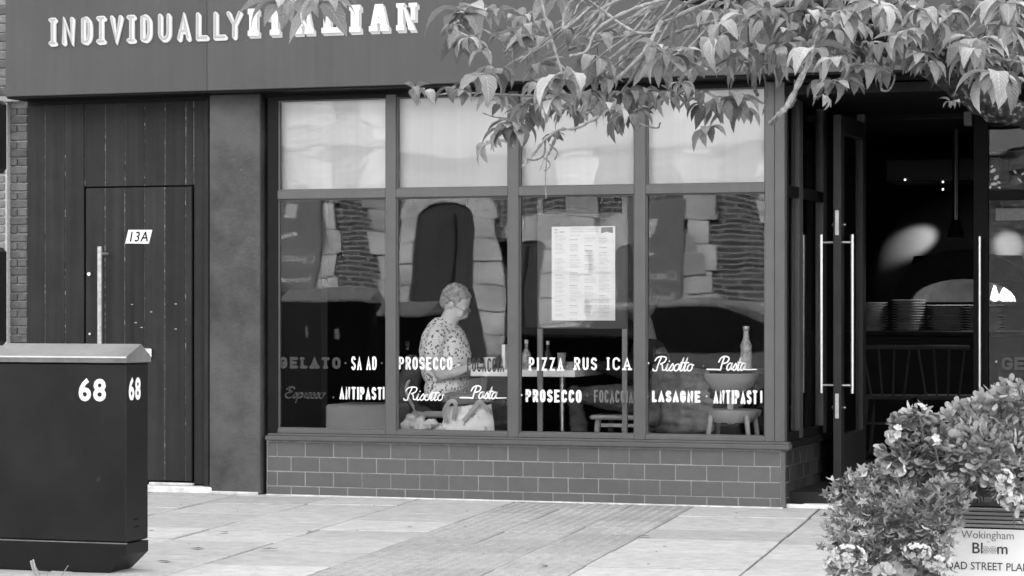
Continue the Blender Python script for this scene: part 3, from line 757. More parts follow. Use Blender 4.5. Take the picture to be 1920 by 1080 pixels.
# ---- room
rm = node('dining_room', B); FZ = .10
MB().box(XL+.01, 9, .13, 9.0, .0, FZ-.001).build('room_floor', M_floor, rm)
MB().box(XL+.01, 9, 8.8, 9.0, FZ, 2.9).build('back_wall', M_dark, rm)
MB().box(8.8, 9, 1.95, 8.8, FZ, 2.9).build('side_wall', M_dark, rm)
MB().box(XL+.01, XL+.1, .31, 8.8, FZ, 2.9).build('side_wall', M_dark, rm)
MB().box(XL+.01, 9, .31, 8.8, 2.75, 2.9).build('room_ceiling', M_dark, rm)
MB().box(XW[0], XW[0]+.02, .10, .95, FZ, 2.7).build('window_reveal', mat('reveal', .06, .7, .1, 3), rm)
lw = MB().box(XW[0]+.021, ax(572, .9), .9, 1.0, FZ, 2.7).build('wall_panel', mat('panel_grey', .09, .6, .15, 3, streak=.2), rm)
MB().box(XW[0]-.0, -.07, .0705, .13, .10, .440).build('window_board', M_shadeframe, rm)
a = at(562, 779, .89); b = at(579, 803, .89)
so = MB().box(a.x, b.x, .885, .899, b.z, a.z, .003).build('socket', M_black, rm)
sm_ = MB()
for i in (0, 1):
    xx = a.x+(b.x-a.x)*(.28+.44*i)
    sm_.box(xx-.004, xx+.004, .8835, .8845, a.z-.028, a.z-.012); sm_.box(xx-.009, xx-.004, .8835, .8845, b.z+.02, b.z+.026); sm_.box(xx+.004, xx+.009, .8835, .8845, b.z+.02, b.z+.026)
sm_.build('socket_hole', M_white, rm)

# ================================================================ NEIGHBOUR ON THE LEFT
NB = thing('neighbour_building', 'old brick building with pale mortar cut off by the left edge of the photo', 'building')
MB().box(-9.5, XL-.006, .07, 8, 0, 9.8).build('wall', M_mortar, NB)
MB().box(-9.5, ax(14.5, .02), .012, .069, 0, 3.0).build('wall_pier', M_mortar, NB)
MB().box(-9.5, FX[0]-.025, -.018, .011, 2.70, 9.0).build('upper_wall_pier', M_mortar, NB)
rb = random.Random(8); bc = {}
def brick(x0, x1, y, z0, z1, m):
    k = (round((x1-x0)*200), round((z1-z0)*200), m.name)
    if k not in bc: bc[k] = MB().box(-(x1-x0)/2, (x1-x0)/2, 0, .03, 0, z1-z0, .005).mesh('brick', m)
    mobj('brick', bc[k], NB, ((x0+x1)/2+rb.uniform(-.0015, .0015), y+rb.uniform(-.003, .003), z0+rb.uniform(-.001, .001)), (0, rb.uniform(-.008, .008), rb.uniform(-.01, .01)))
CH = .0590; n = int(2.9/CH)
xa, xm_, xb = ax(15, .05), ax(31.5, .05), ax(49.5, .05)
for i in range(n):
    z = i*CH+.01
    if z > 2.66: break
    if i % 2: brick(xa+.002, xb, .052, z+.004, z+CH-.005, M_brick)
    else: brick(xa+.002, xm_-.004, .052, z+.004, z+CH-.005, M_brick); brick(xm_+.004, xb, .052, z+.004, z+CH-.005, M_brick)
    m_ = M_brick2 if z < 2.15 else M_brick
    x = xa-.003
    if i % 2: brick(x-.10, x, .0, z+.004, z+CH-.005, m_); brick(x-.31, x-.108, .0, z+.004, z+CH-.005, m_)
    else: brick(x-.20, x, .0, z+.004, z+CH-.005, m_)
for i in range(11):
    z = 2.74+i*.0625; brick(FX[0]-.20, FX[0]-.03, -.032, z+.004, z+.057, M_brick2 if i % 3 else M_brick)
PO = thing('street_post', 'black post with two rounded black housings cut off by the left edge of the photo', 'post', loc=(0, 0, 0))
a = dp(-22, 572, 9.5); MB().tube([(a.x, a.y, 0), (a.x, a.y, 2.6)], .03, 12).build('pole', M_black, PO, True)
for py0, py1 in ((188, 324), (464, 648)):
    p = dp(-6, py0, 9.5); q = dp(-6, py1, 9.5)
    o = MB().box(p.x-.045, p.x+.022, p.y-.05, p.y+.05, q.z, p.z, .016).build('housing', M_black, PO)
# ================================================================ CABINET 68
c0 = dp(236, 1019, 12.0); YC = c0.y; XC = c0.x; XCL = XC-1.30
YB = atx(278, 800, XC).y; ZS = c0.z; ZB = az(682, 236, YC)
UC = thing('utility_cabinet', 'black metal street cabinet numbered 68 with a sloping grey lid before the boarded door', 'cabinet', loc=(0, 0, 0))
MB().box(XCL, XC, YC, YB, ZS+.003, ZB, .006).build('body', M_cab, UC)
mb = MB(); zq = az(1041, 236, YC); pt = .09; zp = zq-.085
v_ = [(XCL, YC, ZS-.004), (XC, YC, ZS-.004), (XC, YB, ZS-.004), (XCL, YB, ZS-.004), (XCL, YC, zq), (XC, YC, zq), (XC, YB, zq), (XCL, YB, zq), (XCL+pt, YC, zp), (XC-pt, YC, zp), (XC-pt, YB, zp), (XCL+pt, YB, zp)]
mb.add(v_, [[0, 1, 2, 3], [0, 4, 5, 1], [1, 5, 6, 2], [2, 6, 7, 3], [3, 7, 4, 0], [4, 8, 9, 5], [5, 9, 10, 6], [6, 10, 11, 7], [7, 11, 8, 4], [8, 11, 10, 9]])
mb.build('base', M_cab, UC)
MB().box(XCL+pt+.01, XC-pt-.004, YC+.004, YB-.01, 0, zp-.001).build('plinth', M_black, UC)
MB().box(XCL, XC+.001, YC-.0025, YC+.01, ZS-.004, ZS+.0005).build('seam_strip', mat('worn_edge', .16, .5, .3, 30), UC)
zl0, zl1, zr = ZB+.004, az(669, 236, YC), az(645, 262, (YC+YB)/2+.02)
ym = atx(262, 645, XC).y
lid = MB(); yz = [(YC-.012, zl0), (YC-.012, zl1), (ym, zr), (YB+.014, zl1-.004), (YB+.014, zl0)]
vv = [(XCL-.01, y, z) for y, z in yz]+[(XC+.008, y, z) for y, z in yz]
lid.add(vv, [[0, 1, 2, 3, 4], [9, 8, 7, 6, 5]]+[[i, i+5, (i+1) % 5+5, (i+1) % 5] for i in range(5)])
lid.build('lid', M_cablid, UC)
MB().box(XCL-.011, XC+.009, YC-.0145, YC-.0118, zl1-.006, zl1+.001).build('lid_edge', mat('pale_edge', .6, .4, .1, 20), UC)
s_ = 394/1.0
def num(size, sx): return text_mesh('68', size, M_white, 'numeral', .0004, 'LEFT', .0045, sx, 0, 1.16)
a = at(149, 750, YC-.001); hcap = (750-709)/s_
mobj('numeral', num(hcap/.73, .96), UC, (a.x-.006, YC-.0012, a.z))
a = atx(242, 749, XC+.001); me = num(hcap/.73, .80); o = mobj('numeral', me, UC, (XC+.0012, a.y-.004, a.z), (0, 0, R(90)))
for py in (973, 987):
    a = atx(256, py, XC); MB().box(XC-.001, XC+.003, a.y-.022, a.y+.022, a.z-.005, a.z+.004, .002).build('vent_slot', M_black, UC)
# weeds
WD = thing('weed', 'thin seeding weed stalks in front of the cabinet at the bottom edge', 'weed')
b0 = dp(78, 1140, 11.3); st = MB()
for tips in (((60, 1052),), ((128, 1060),), ((88, 1075),)):
    t = dp(tips[0][0], tips[0][1], 11.3); m_ = (b0+t)/2+Vector((.02, 0, .03)); pts = crom([b0, m_, t], 5); st.tube(pts, .0022, 5)
st.build('stem', M_leaf[0], WD)
sd_ = MB(); t = dp(60, 1052, 11.3); bb = dp(68, 1082, 11.3)
for k in range(16):
    p = t.lerp(bb, k/15); sd_.ell((p.x+.006*(-1)**k, p.y, p.z), (.006, .005, .008), 6, 4)
sd_.build('seed_head', M_leaf[1], WD)

# ================================================================ INSIDE THE WINDOW
def P(px, py, Y): return at(px, py, Y)
def limb(mb, pts, rad, n=10):
    pts = [Vector(p) for p in pts]; mb.tube(pts, rad, n)
    for p, r_ in zip(pts, rad): mb.ell(p, (r_*.99,)*3, 10, 6)
# bench stool by the left pane
a = P(609, 758, .3); b = P(738, 835, .3)
bs = thing('window_bench', 'low grey box bench with a rounded top behind the leftmost pane', 'bench')
MB().box(a.x, b.x, .3, .75, FZ+.03, a.z-.0, .018).build('seat_box', mat('bench_vinyl', .30, .5, .08, 4), bs)
MB().box(a.x+.02, b.x-.02, .32, .73, FZ, FZ+.03).build('plinth', M_black, bs)
# table
TA = thing('dining_table', 'long pale edged dining table the woman eats at behind the second and third panes', 'table')
ta, tb = P(882, 692, .5), P(1078, 707, .5)
zt = ta.z-.0
MB().box(ta.x, tb.x, .50, 1.15, zt-.048, zt, .004).build('table_top', mat('table_laminate', .92, .5, .06, 6), TA)
for px in (905, 1053):
    xx = ax(px, .8); MB().tube([(xx, .82, FZ+.02), (xx, .82, zt-.049)], .022, 10).build('leg', M_steel if px > 1000 else M_black, TA, True)
    MB().lathe([(.18, FZ), (.17, FZ+.015), (.02, FZ+.02)], 20, xx, .82).build('foot', M_black, TA)
def cyl_thing(name, label, cat, prof, px, Y, m, z=None, n=16, grp=None):
    o = MB().lathe(prof, n).build(name, m, None, True); o.location = (ax(px, Y), Y, zt if z is None else z); return tag(o, label, cat, grp)
cyl_thing('cup', 'white cup on the table close to the hands of the woman', 'cup', [(.02, 0), (.036, .03), (.042, .075), (.039, .075), (.03, .02), (0, .015)], 918, .70, M_white)
cyl_thing('bowl', 'shallow dark food bowl between the cup and the menu card', 'bowl', [(.03, 0), (.06, .02), (.075, .045), (.07, .045), (.03, .012), (0, .012)], 934, .88, mat('food_bowl', .12, .4, .4, 30))
o = MB().box(-.012, .012, -.04, .04, 0, .165, .002).build('menu_card', M_paper, None, loc=(ax(947.5, .62), .62, zt)); tag(o, 'white upright menu card standing on the table by the second mullion', 'menu card')
def bottle(label, px, Y, s=1, m=M_gclear, capm=M_black, grp=None):
    t = thing('bottle', label, 'bottle', grp, (ax(px, Y), Y, zt))
    MB().lathe([(.024*s, 0), (.028*s, .01), (.028*s, .085*s), (.010*s, .12*s), (.010*s, .15*s)], 14).build('glass', m, t, True)
    MB().lathe([(.012*s, .148*s), (.012*s, .17*s), (0, .172*s)], 10).build('cap', capm, t, True); return t
bottle('small dark oil bottle with a pale cap, left on the table behind the third pane', 962, .8, .9, mat('dark_oil', .03, .15), M_steel)
bottle('clear bottle with a pale label on the table left of the menu stand', 987, .75, 1.15, mat('pale_label', .35, .4, .6, 40), M_white)
bottle('thin dark bottle beside the patterned glass on the table', 1027, .8, 1.1, mat('dark_oil', .03, .15), M_steel)
o = cyl_thing('glass', 'patterned drinking glass on the table below the menu sheet', 'glass', [(.024, 0), (.030, .11), (.028, .11), (.022, .01), (0, .01)], 1053, .7, mat('frosted_glass', .28, .2, .5, 60))
nm_ = MB()
for k in range(5): nm_.box(-.05+.004*k, .05-.006*k, -.04, .04, .010*k, .010*k+.008, .003, Matrix.Rotation(.25*k, 4, 'Z'))
o = nm_.build('napkin', mat('napkin', .55, .9, .08, 20), None, loc=(ax(1071, .75), .75, zt)); tag(o, 'crumpled pale napkin on the right end of the table', 'napkin')

# ---- the woman
WY = .78
WO = thing('person', 'elderly woman with short grey hair, glasses and pale floral blouse eating at the window', 'person', loc=(0, 0, 0))
body = MB()
def Q(px, py, dy=0):
    return P(px, py, WY+dy)
hc = Q(856, 563)
Mh = Matrix.Translation(hc) @ Matrix.Rotation(R(31), 4, 'Y')
body.ell((0, 0, 0), (.098, .078, .104), 18, 12, Mh)
body.ell((.052, 0, -.045), (.058, .060, .085), 16, 10, Mh)       # face
body.ell((.052, 0, -.098), (.040, .040, .034), 12, 8, Mh)        # jaw and chin
body.ell((.030, 0, -.085), (.060, .052, .045), 12, 8, Mh)
body.ell((.108, 0, -.048), (.018, .013, .024), 8, 6, Mh)         # nose
body.ell((.118, 0, -.060), (.013, .015, .011), 8, 6, Mh)
body.ell((.104, 0, -.083), (.012, .022, .008), 8, 6, Mh)         # lips
for s in (-1, 1):
    body.ell((.086, s*.046, -.058), (.026, .020, .026), 8, 6, Mh)   # cheek
    body.ell((.095, s*.030, -.015), (.014, .024, .010), 8, 6, Mh)   # brow
    body.ell((.002, s*.078, -.035), (.018, .010, .030), 8, 6, Mh)   # ear
limb(body, [Q(832, 620), Q(841, 604), Q(850, 584)], [.075, .066, .060])
tor = [Q(833, 748), Q(833, 720), Q(832, 690), Q(830, 660), Q(832, 636)]
for s in (-1, 1):
    limb(body, [Q(822, 634, s*.14), Q(813, 668, s*.185), Q(826, 702, s*.19)], [.055, .052, .044])
    limb(body, [Q(828, 704, s*.19), Q(856, 698, s*.15), Q(884, 688, s*.10)], [.042, .036, .025])
body.ell(Q(834, 655), (.12, .15, .10)); body.ell(Q(836, 705), (.12, .14, .12)); limb(body, [Q(826, 632), Q(836, 616)], [.08, .06])
remesh(body, 'body', M_skin, .0075, 3, WO)
# hands: palm, four fingers and a thumb, curled round the cutlery
for s in (-1, 1):
    hm = MB(); w0 = Q(884, 688, s*.10); d_ = (Q(903, 684, s*.075)-w0).normalized(); sd2 = Vector((0, s, 0)); up = Vector((0, 0, 1))
    palm = w0+d_*.045
    hm.ell(palm, (.042, .038, .017), 10, 7); limb(hm, [w0, palm], [.023, .024])
    for k, ln in enumerate((.030, .036, .034, .026)):
        r0 = palm+d_*.030+sd2*(-.027+.018*k); p1 = r0+d_*ln*.9-up*.004; p2 = p1+d_*ln*.5-up*.016; p3 = p2-d_*.004-up*.014
        limb(hm, [r0-d_*.012, r0, p1, p2, p3], [.0095, .0092, .0085, .0078, .0065], 8)
    t0 = w0+d_*.022-sd2*.026; limb(hm, [t0, t0-sd2*.012+d_*.022-up*.006, t0-sd2*.006+d_*.044-up*.014], [.0115, .0098, .0078], 8)
    remesh(hm, 'hand', M_skin, .0032, 2, WO)
# hair
hr = MB(); hr.ell((-.014, 0, .014), (.104, .088, .100), 28, 18, Mh); hr.ell((-.05, 0, -.03), (.062, .072, .07), 16, 10, Mh)
hv = []
for x, y, z in hr.v:
    l = Mh.inverted() @ Vector((x, y, z)); n_ = noise.noise(l*30)*.013+noise.noise(l*70)*.009
    if l.x > .045 and l.z < .035: l.x = .045+(l.x-.045)*.1; l.y *= .90
    if l.z < -.045 and l.x > -.035: l.x = -.035
    l = l+l.normalized()*n_; hv.append(tuple(Mh @ l))
hr.v = hv; hair = remesh(hr, 'hair', M_hair, .006, 1, WO)
# glasses
gs = MB()
for s in (-1, 1):
    c = Vector((.112, s*.030, -.028)); gs.tube([Mh @ (c+Vector((.0, .020*math.cos(t), .014*math.sin(t)))) for t in [i*math.pi/6 for i in range(13)]], .0032, 6)
    gs.tube([Mh @ Vector(p) for p in ((.112, s*.050, -.024), (.06, s*.074, -.024), (.0, s*.080, -.026))], .0028, 6)
gs.tube([Mh @ Vector(p) for p in ((.113, -.010, -.026), (.116, 0, -.023), (.113, .010, -.026))], .0018, 6)
gs.build('glasses', M_steel, WO, True)
ey = MB()
for s in (-1, 1): ey.ell((.098, s*.030, -.028), (.009, .012, .006), 8, 6, Mh)
ey.build('eye', M_black, WO, True)
mb = MB()
mb.ell((.1135, 0, -.0835), (.006, .018, .0028), 8, 5, Mh); mb.build('mouth', mat('lip_shadow', .12), WO, True)
mb = MB()
for s in (-1, 1): mb.ell((.103, s*.032, -.010), (.006, .017, .003), 8, 5, Mh)
mb.build('eyebrow', mat('brow', .22), WO, True)
mb = MB(); mb.ell((.004, -.088, -.048), (.004, .003, .005), 8, 5, Mh); mb.build('earring', M_steel, WO, True)
# blouse
def floral(name, base, dark, sc_, thr=.27):
    m = bpy.data.materials.new(name); m.use_nodes = True; t = m.node_tree; N = t.nodes; L = t.links; b = N['Principled BSDF']; b.inputs['Roughness'].default_value = .9
    tc = N.new('ShaderNodeTexCoord'); vo = N.new('ShaderNodeTexVoronoi'); vo.inputs['Scale'].default_value = sc_; no = N.new('ShaderNodeTexNoise'); no.inputs['Scale'].default_value = sc_*2.2
    L.new(tc.outputs['Object'], vo.inputs['Vector']); L.new(tc.outputs['Object'], no.inputs['Vector'])
    ad = N.new('ShaderNodeMath'); ad.operation = 'MULTIPLY_ADD'; ad.inputs[1].default_value = 1.25; ad.inputs[2].default_value = -.61; L.new(no.outputs[0], ad.inputs[0])
    sm = N.new('ShaderNodeMath'); sm.operation = 'ADD'; L.new(vo.outputs['Distance'], sm.inputs[0]); L.new(ad.outputs[0], sm.inputs[1])
    mr = N.new('ShaderNodeMapRange'); mr.inputs[1].default_value = thr-.05; mr.inputs[2].default_value = thr+.03; mr.inputs[3].default_value = dark; mr.inputs[4].default_value = base; L.new(sm.outputs[0], mr.inputs[0]); L.new(mr.outputs[0], b.inputs['Base Color']); return m
M_floral = floral('floral_cotton', .93, .17, 40, .36)
M_bagf = floral('floral_canvas', .90, .50, 16, .24)
bl = MB()
PR = [(750, 800, 870, .14), (738, 796, 874, .165), (718, 793, 880, .165), (700, 787, 885, .175), (680, 783, 887, .18), (660, 782, 886, .185), (640, 786, 881, .185), (624, 793, 872, .17), (611, 801, 860, .135), (602, 808, 851, .10), (596, 815, 843, .07)]
loft(bl, [(Q((a_+b_)/2, y_), (b_-a_)/2/285, ry_, {750: .42, 738: .30, 718: .12}.get(y_, 0)) for y_, a_, b_, ry_ in PR])
for s in (-1, 1): limb(bl, [Q(824, 626, s*.11), Q(820, 636, s*.155), Q(813, 650, s*.175), Q(811, 663, s*.185)], [.072, .076, .072, .070])
zlim = Q(812, 668).z
blo = remesh(bl, 'blouse', M_floral, .010, 9, WO)
for v in blo.data.vertices:
    k = noise.noise(Vector(v.co)*9)*.007+noise.noise(Vector((v.co.x*9+v.co.z*8, v.co.y*5, v.co.z*22)))*.009
    zz_ = (v.co.z-Q(836, 718).z)/.012; k -= .012*math.exp(-zz_*zz_); v.co += v.normal*k
# trousers
tr = MB(); tr.ell(Q(832, 758), (.15, .18, .10), 16, 10)
for s in (-1, 1): limb(tr, [Q(838, 756, s*.09), Q(895, 760, s*.10), Q(940, 765, s*.10), Q(942, 820, s*.10), Q(940, 880, s*.10)], [.088, .080, .066, .056, .045])
remesh(tr, 'trousers', M_trous, .012, 3, WO)
for s in (-1, 1):
    sh = MB(); f = Q(940, 903, s*.10); sh.ell((f.x+.05, f.y, FZ+.035), (.12, .045, .04)); sh.build('shoe', M_black, WO, True)
fk = MB(); e0 = Q(902, 686, -.07); fk.tube([e0, e0+Vector((.05, .02, -.045))], .0022, 6); o = fk.build('fork', M_steel); tag(o, 'steel fork in the near hand of the woman', 'fork')
# her chair, with a coat over it
CHR = thing('dining_chair', 'bentwood hoop backed chair with a pale seat under the woman', 'chair')
sz = P(800, 768, .78).z; sx0 = ax(790, .78)
MB().box(sx0, sx0+.42, .58, .98, sz-.045, sz-.002, .012).build('seat', M_wood, CHR)
for dx in (.04, .37):
    for dy in (.62, .94): MB().tube([(sx0+dx*1.1-.03, dy, FZ), (sx0+dx, dy, sz-.046)], [.012, .016], 8).build('leg', M_wood, CHR, True)
hp = crom([(sx0+.03, .60, sz-.01), P(762, 735, .60), P(768, 712, .66), P(785, 690, .78), P(768, 712, .90), P(762, 735, .96), (sx0+.03, .96, sz-.01)], 6)
MB().tube(hp, .011, 8).build('back_hoop', M_wood, CHR, True)
M_coat = mat('dark_coat', .075, .9, .5, 9, .6, 40)
ct = MB()
limb(ct, [P(775, 680, .72), P(768, 712, .72), P(762, 745, .70), P(770, 770, .70)], [.06, .085, .10, .09]); limb(ct, [P(785, 685, .9), P(765, 715, .9), P(760, 765, .88)], [.05, .09, .09])
limb(ct, [P(760, 752, .66), P(785, 768, .62), P(803, 772, .62)], [.045, .04, .03])
co = remesh(ct, 'coat', M_coat, .012, 2)
for v in co.data.vertices: v.co += v.normal*noise.noise(Vector((v.co.x*22, v.co.y*8, v.co.z*9)))*.018
tag(co, 'dark coat hung over the back of the chair of the woman', 'coat')
# window seat ledge holding the bag
LE = MB().box(ax(742, .2), ax(1189, .2), .14, .50, FZ, .438, .006).build('window_ledge', M_shadeframe, B)
bg_ = thing('tote_bag', 'pale floral tote bag with two cloth handles on the ledge behind the second pane', 'bag')
mb = MB(); a0, a1, a2, a3 = P(826, 811, .3), P(930, 811, .3), P(923, 757, .3), P(840, 764, .3)
nx = 16; nz = 10; vs = []; fs = []
for side in (0, 1):
    for j in range(nz+1):
        for i in range(nx+1):
            u, t = i/nx, j/nz
            p = (a0.lerp(a1, u)).lerp(a3.lerp(a2, u), t); dep = .07*math.sin(math.pi*u)**.5*(1-.6*t)+.004
            n_ = noise.noise(Vector((u*4, t*4, side*5)))*.018
            p.z += (noise.noise(Vector((u*5, side*9, 0)))*.018 if j == nz else 0)
            vs.append((p.x+n_*.3, .28+(dep+n_)*(-1 if side == 0 else 1), p.z))
for side in (0, 1):
    o_ = side*(nx+1)*(nz+1)
    for j in range(nz):
        for i in range(nx): k = o_+j*(nx+1)+i; fs.append([k, k+1, k+nx+2, k+nx+1])
mb.add(vs, fs); mb.build('bag_body', M_bagf, bg_, True)
for k, pl in enumerate(([(836, 792), (833, 770), (845, 752), (854, 758), (850, 786)], [(868, 790), (880, 776), (896, 755), (905, 758), (915, 770)])):
    pts = crom([P(x, y, .205+.0*k) for x, y in pl], 6); hb = MB()
    vs = []; fs = []
    for i, p in enumerate(pts):
        d_ = (pts[min(i+1, len(pts)-1)]-pts[max(i-1, 0)]).normalized(); nn = Vector((-d_.z, 0, d_.x))*.014
        vs += [tuple(p-nn), tuple(p+nn), tuple(p+nn+Vector((0, .006, 0))), tuple(p-nn+Vector((0, .006, 0)))]
    for i in range(len(pts)-1):
        for j in range(4): fs.append([i*4+j, i*4+(j+1) % 4, i*4+4+(j+1) % 4, i*4+4+j])
    hb.add(vs, fs); hb.build('handle', mat('bag_strap', .42, .9, .15, 20), bg_, True)
cl = MB(); rc = random.Random(6)
for px, py, r_ in ((762, 798, .05), (770, 786, .045), (782, 797, .05), (798, 800, .045), (812, 795, .045), (790, 786, .03), (820, 803, .04), (757, 804, .04)):
    p = P(px, py, .26); cl.ell((p.x, p.y+rc.uniform(-.05, .05), p.z), (r_, r_*1.1, r_*.75))
cl_ = remesh(cl, 'scarf', mat('scarf_cloth', .88, .9, .1, 25), .008, 2)
for v in cl_.data.vertices: v.co += v.normal*noise.noise(Vector((v.co.x*20, v.co.y*20, v.co.z*50)))*.022; v.co.z = max(v.co.z, .440)
tag(cl_, 'crumpled white cloth lying beside the floral bag', 'scarf')
# ---- menu on its stand
MS = thing('menu_stand', 'grey display stand with two thin pale uprights behind the third pane', 'stand')
M_up = mat('upright_paint', .26, .5, .05, 9); YS = .20
xu = [(ax(1007, YS), ax(1017, YS)), (ax(1166, YS), ax(1176, YS))]
for a, b in xu: MB().box(a, b, YS, YS+.02, .441, az(366, 1010, YS), .003).build('upright', M_up, MS)
MB().box(xu[0][0]+.003, xu[1][1]-.003, YS-.008, YS-.001, az(616, 1010, YS), az(402, 1010, YS), .002).build('panel', mat('stand_panel', .075, .6, .1, 3), MS)
a = P(1033, 425, .17); b = P(1152, 601, .17)
mp_ = thing('menu_sheet', 'large white printed menu sheet on the display stand', 'menu')
MB().box(a.x, b.x, .186, .1895, b.z, a.z).build('sheet', M_paper, mp_)
ik = MB(); ri = random.Random(9)
def mline(px0, px1, py, hh=.6):
    q0 = P(px0, py-hh/2, .185); q1 = P(px1, py+hh/2, .185); ik.box(q0.x, q1.x, .1845, .1852, q1.z, q0.z)
for c0_, c1_ in ((1040, 1062), (1068, 1090), (1096, 1119), (1123, 1145)):
    y = 441
    while y < 594:
        if ri.random() < .13: y += 6; mline(c0_, c0_+15, y, 1.4); y += 3.4; continue
        mline(c0_, c0_+ri.uniform(.55, 1)*(c1_-c0_), y, .6); y += ri.choice([2.6, 2.6, 2.6, 4.2])
for y0_ in (427.5, 431, 434.5): mline(1070, 1122, y0_, .8)
for y0_ in (561, 564, 567, 573, 576, 579, 585): mline(1096, 1144, y0_, 1.0)
ik.build('print', mat('pale_ink', .42, .8, .3, 60), mp_)
ik = MB()
for i_, (u, v) in enumerate(((1040, 1046),)): pass
zz = P(1040, 437, .185); glyph(ik, 'Z', zz.x, zz.z, .020, .022, .005, .1850, .0008); mline(1049, 1058, 435, 1.6)
ik.build('logo', M_ink, mp_)
q0 = P(1127, 426, .184); q1 = P(1149, 437, .184); xm2 = (q0.x+q1.x)/2
MB().prism([(q0.x, q0.z), (q1.x, q0.z), (q1.x, q1.z), (xm2, q1.z+.008), (q0.x, q1.z)], .1838, .1852).build('badge', mat('badge', .14), mp_)
# ---- the man
MY = .86
MA = thing('person', 'person in dark jumper and worn jeans on a pale stool behind the third pane', 'person')
def K(px, py, dy=0): return P(px, py, MY+dy)
mb = MB(); hcm = K(1203, 568); Mm = Matrix.Translation(hcm) @ Matrix.Rotation(R(18), 4, 'Y') @ Matrix.Rotation(R(180), 4, 'Z')
Mm = Matrix.Translation(hcm) @ Matrix.Rotation(R(-18), 4, 'Y') @ Matrix.Scale(-1, 4, (1, 0, 0))
mb.ell((0, 0, 0), (.098, .078, .108), 18, 12, Mm); mb.ell((.05, 0, -.05), (.058, .060, .085), 16, 10, Mm); mb.ell((.055, 0, -.10), (.042, .042, .032), 12, 8, Mm)
mb.ell((.110, 0, -.05), (.018, .013, .026), 8, 6, Mm)
for s in (-1, 1): mb.ell((0, s*.078, -.035), (.018, .010, .030), 8, 6, Mm)
limb(mb, [K(1214, 640), K(1208, 605)], [.065, .058]); mb.ell(K(1218, 665), (.12, .17, .09))
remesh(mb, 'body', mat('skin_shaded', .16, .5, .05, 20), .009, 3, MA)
mb = MB(); mb.ell((-.016, 0, .02), (.102, .086, .098), 20, 14, Mm); remesh(mb, 'hair', M_trous, .009, 1, MA)
mb = MB()
for c, r_ in ((K(1222, 750), (.16, .19, .10)), (K(1220, 715), (.15, .18, .12)), (K(1216, 680), (.15, .20, .12)), (K(1215, 655), (.11, .19, .08))): mb.ell(c, r_)
for s in (-1, 1): limb(mb, [K(1214, 652, s*.18), K(1200, 690, s*.24), K(1190, 705, s*.22), K(1140, 690, s*.17), K(1097, 680, s*.10)], [.066, .056, .052, .044, .034])
remesh(mb, 'jumper', M_jumper, .011, 3, MA)
for s in (-1, 1):
    hm = MB(); w0 = K(1095, 680, s*.10); d_ = Vector((-1, -s*.25, -.05)).normalized(); sd2 = Vector((0, s, 0)); palm = w0+d_*.045
    hm.ell(palm, (.044, .040, .018), 10, 7); limb(hm, [w0, palm], [.025, .026])
    for k, ln in enumerate((.032, .038, .036, .028)):
        r0 = palm+d_*.030+sd2*(-.028+.019*k); p1 = r0+d_*ln; p2 = p1+d_*ln*.6-up*.014; limb(hm, [r0-d_*.012, r0, p1, p2], [.010, .0098, .009, .0075], 8)
    t0 = w0+d_*.02-sd2*.03; limb(hm, [t0, t0-sd2*.014+d_*.024, t0-sd2*.008+d_*.048-up*.01], [.012, .010, .008], 8)
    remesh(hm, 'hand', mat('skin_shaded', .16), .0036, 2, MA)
mb = MB(); mb.ell(K(1218, 758), (.16, .18, .10))
for s in (-1, 1): limb(mb, [K(1205, 750, s*.10), K(1140, 744, s*.12), K(1078, 742, s*.13), K(1086, 800, s*.13), K(1090, 880, s*.13)], [.098, .090, .074, .062, .05])
tj = remesh(mb, 'jeans', M_denim, .011, 2, MA)
for v in tj.data.vertices: v.co += v.normal*(noise.noise(Vector((v.co.x*14, v.co.y*6, v.co.z*30)))*.012)
for s in (-1, 1): f = K(1088, 903, s*.13); sh = MB().ell((f.x-.05, f.y, FZ+.04), (.13, .048, .045)); sh.build('shoe', M_black, MA, True)
STL = thing('stool', 'pale wooden stool with splayed round legs under the person in jeans', 'stool')
sa, sb_ = K(1114, 777, -.1), K(1235, 786, -.1); MB().box(sa.x, sb_.x, MY-.22, MY+.2, sb_.z-.004, sa.z, .012).build('seat', M_wood, STL)
for fx, dx in ((sa.x+.05, -.03), (sb_.x-.05, .03)):
    for dy in (-.17, .15): MB().tube([(fx+dx, MY+dy*1.15, FZ), (fx, MY+dy, sb_.z-.004)], [.015, .021], 10).build('leg', M_wood, STL, True)
MB().box(sa.x+.07, sb_.x-.07, MY-.18, MY-.16, sb_.z-.055, sb_.z-.03, .004).build('stretcher', M_wood, STL)
# quilted coat on a chair
qc = MB()
for k in range(9):
    y0_ = 700+k*13.5; x0_ = 1222+(k % 3)*2-(k > 5)*4; x1_ = 1326+(k > 3)*8
    pts = [P(x0_+(x1_-x0_)*t/6, y0_-6*math.sin(math.pi*t/6)-3*math.sin(t+k), .52+.05*math.cos(t*1.1)) for t in range(7)]
    limb(qc, pts, [.022, .028, .030, .030, .030, .028, .022])
limb(qc, [P(1232, 690, .50), P(1228, 740, .47), P(1224, 790, .46)], [.035, .05, .05])
qo = remesh(qc, 'quilted_coat', mat('quilted_nylon', .10, .5, .5, 12, .5, 60), .009, 2)
for v in qo.data.vertices: v.co += v.normal*noise.noise(Vector((v.co.x*16, v.co.y*12, v.co.z*16)))*.015
tag(qo, 'dark quilted coat bunched over a chair behind the fourth pane', 'coat')
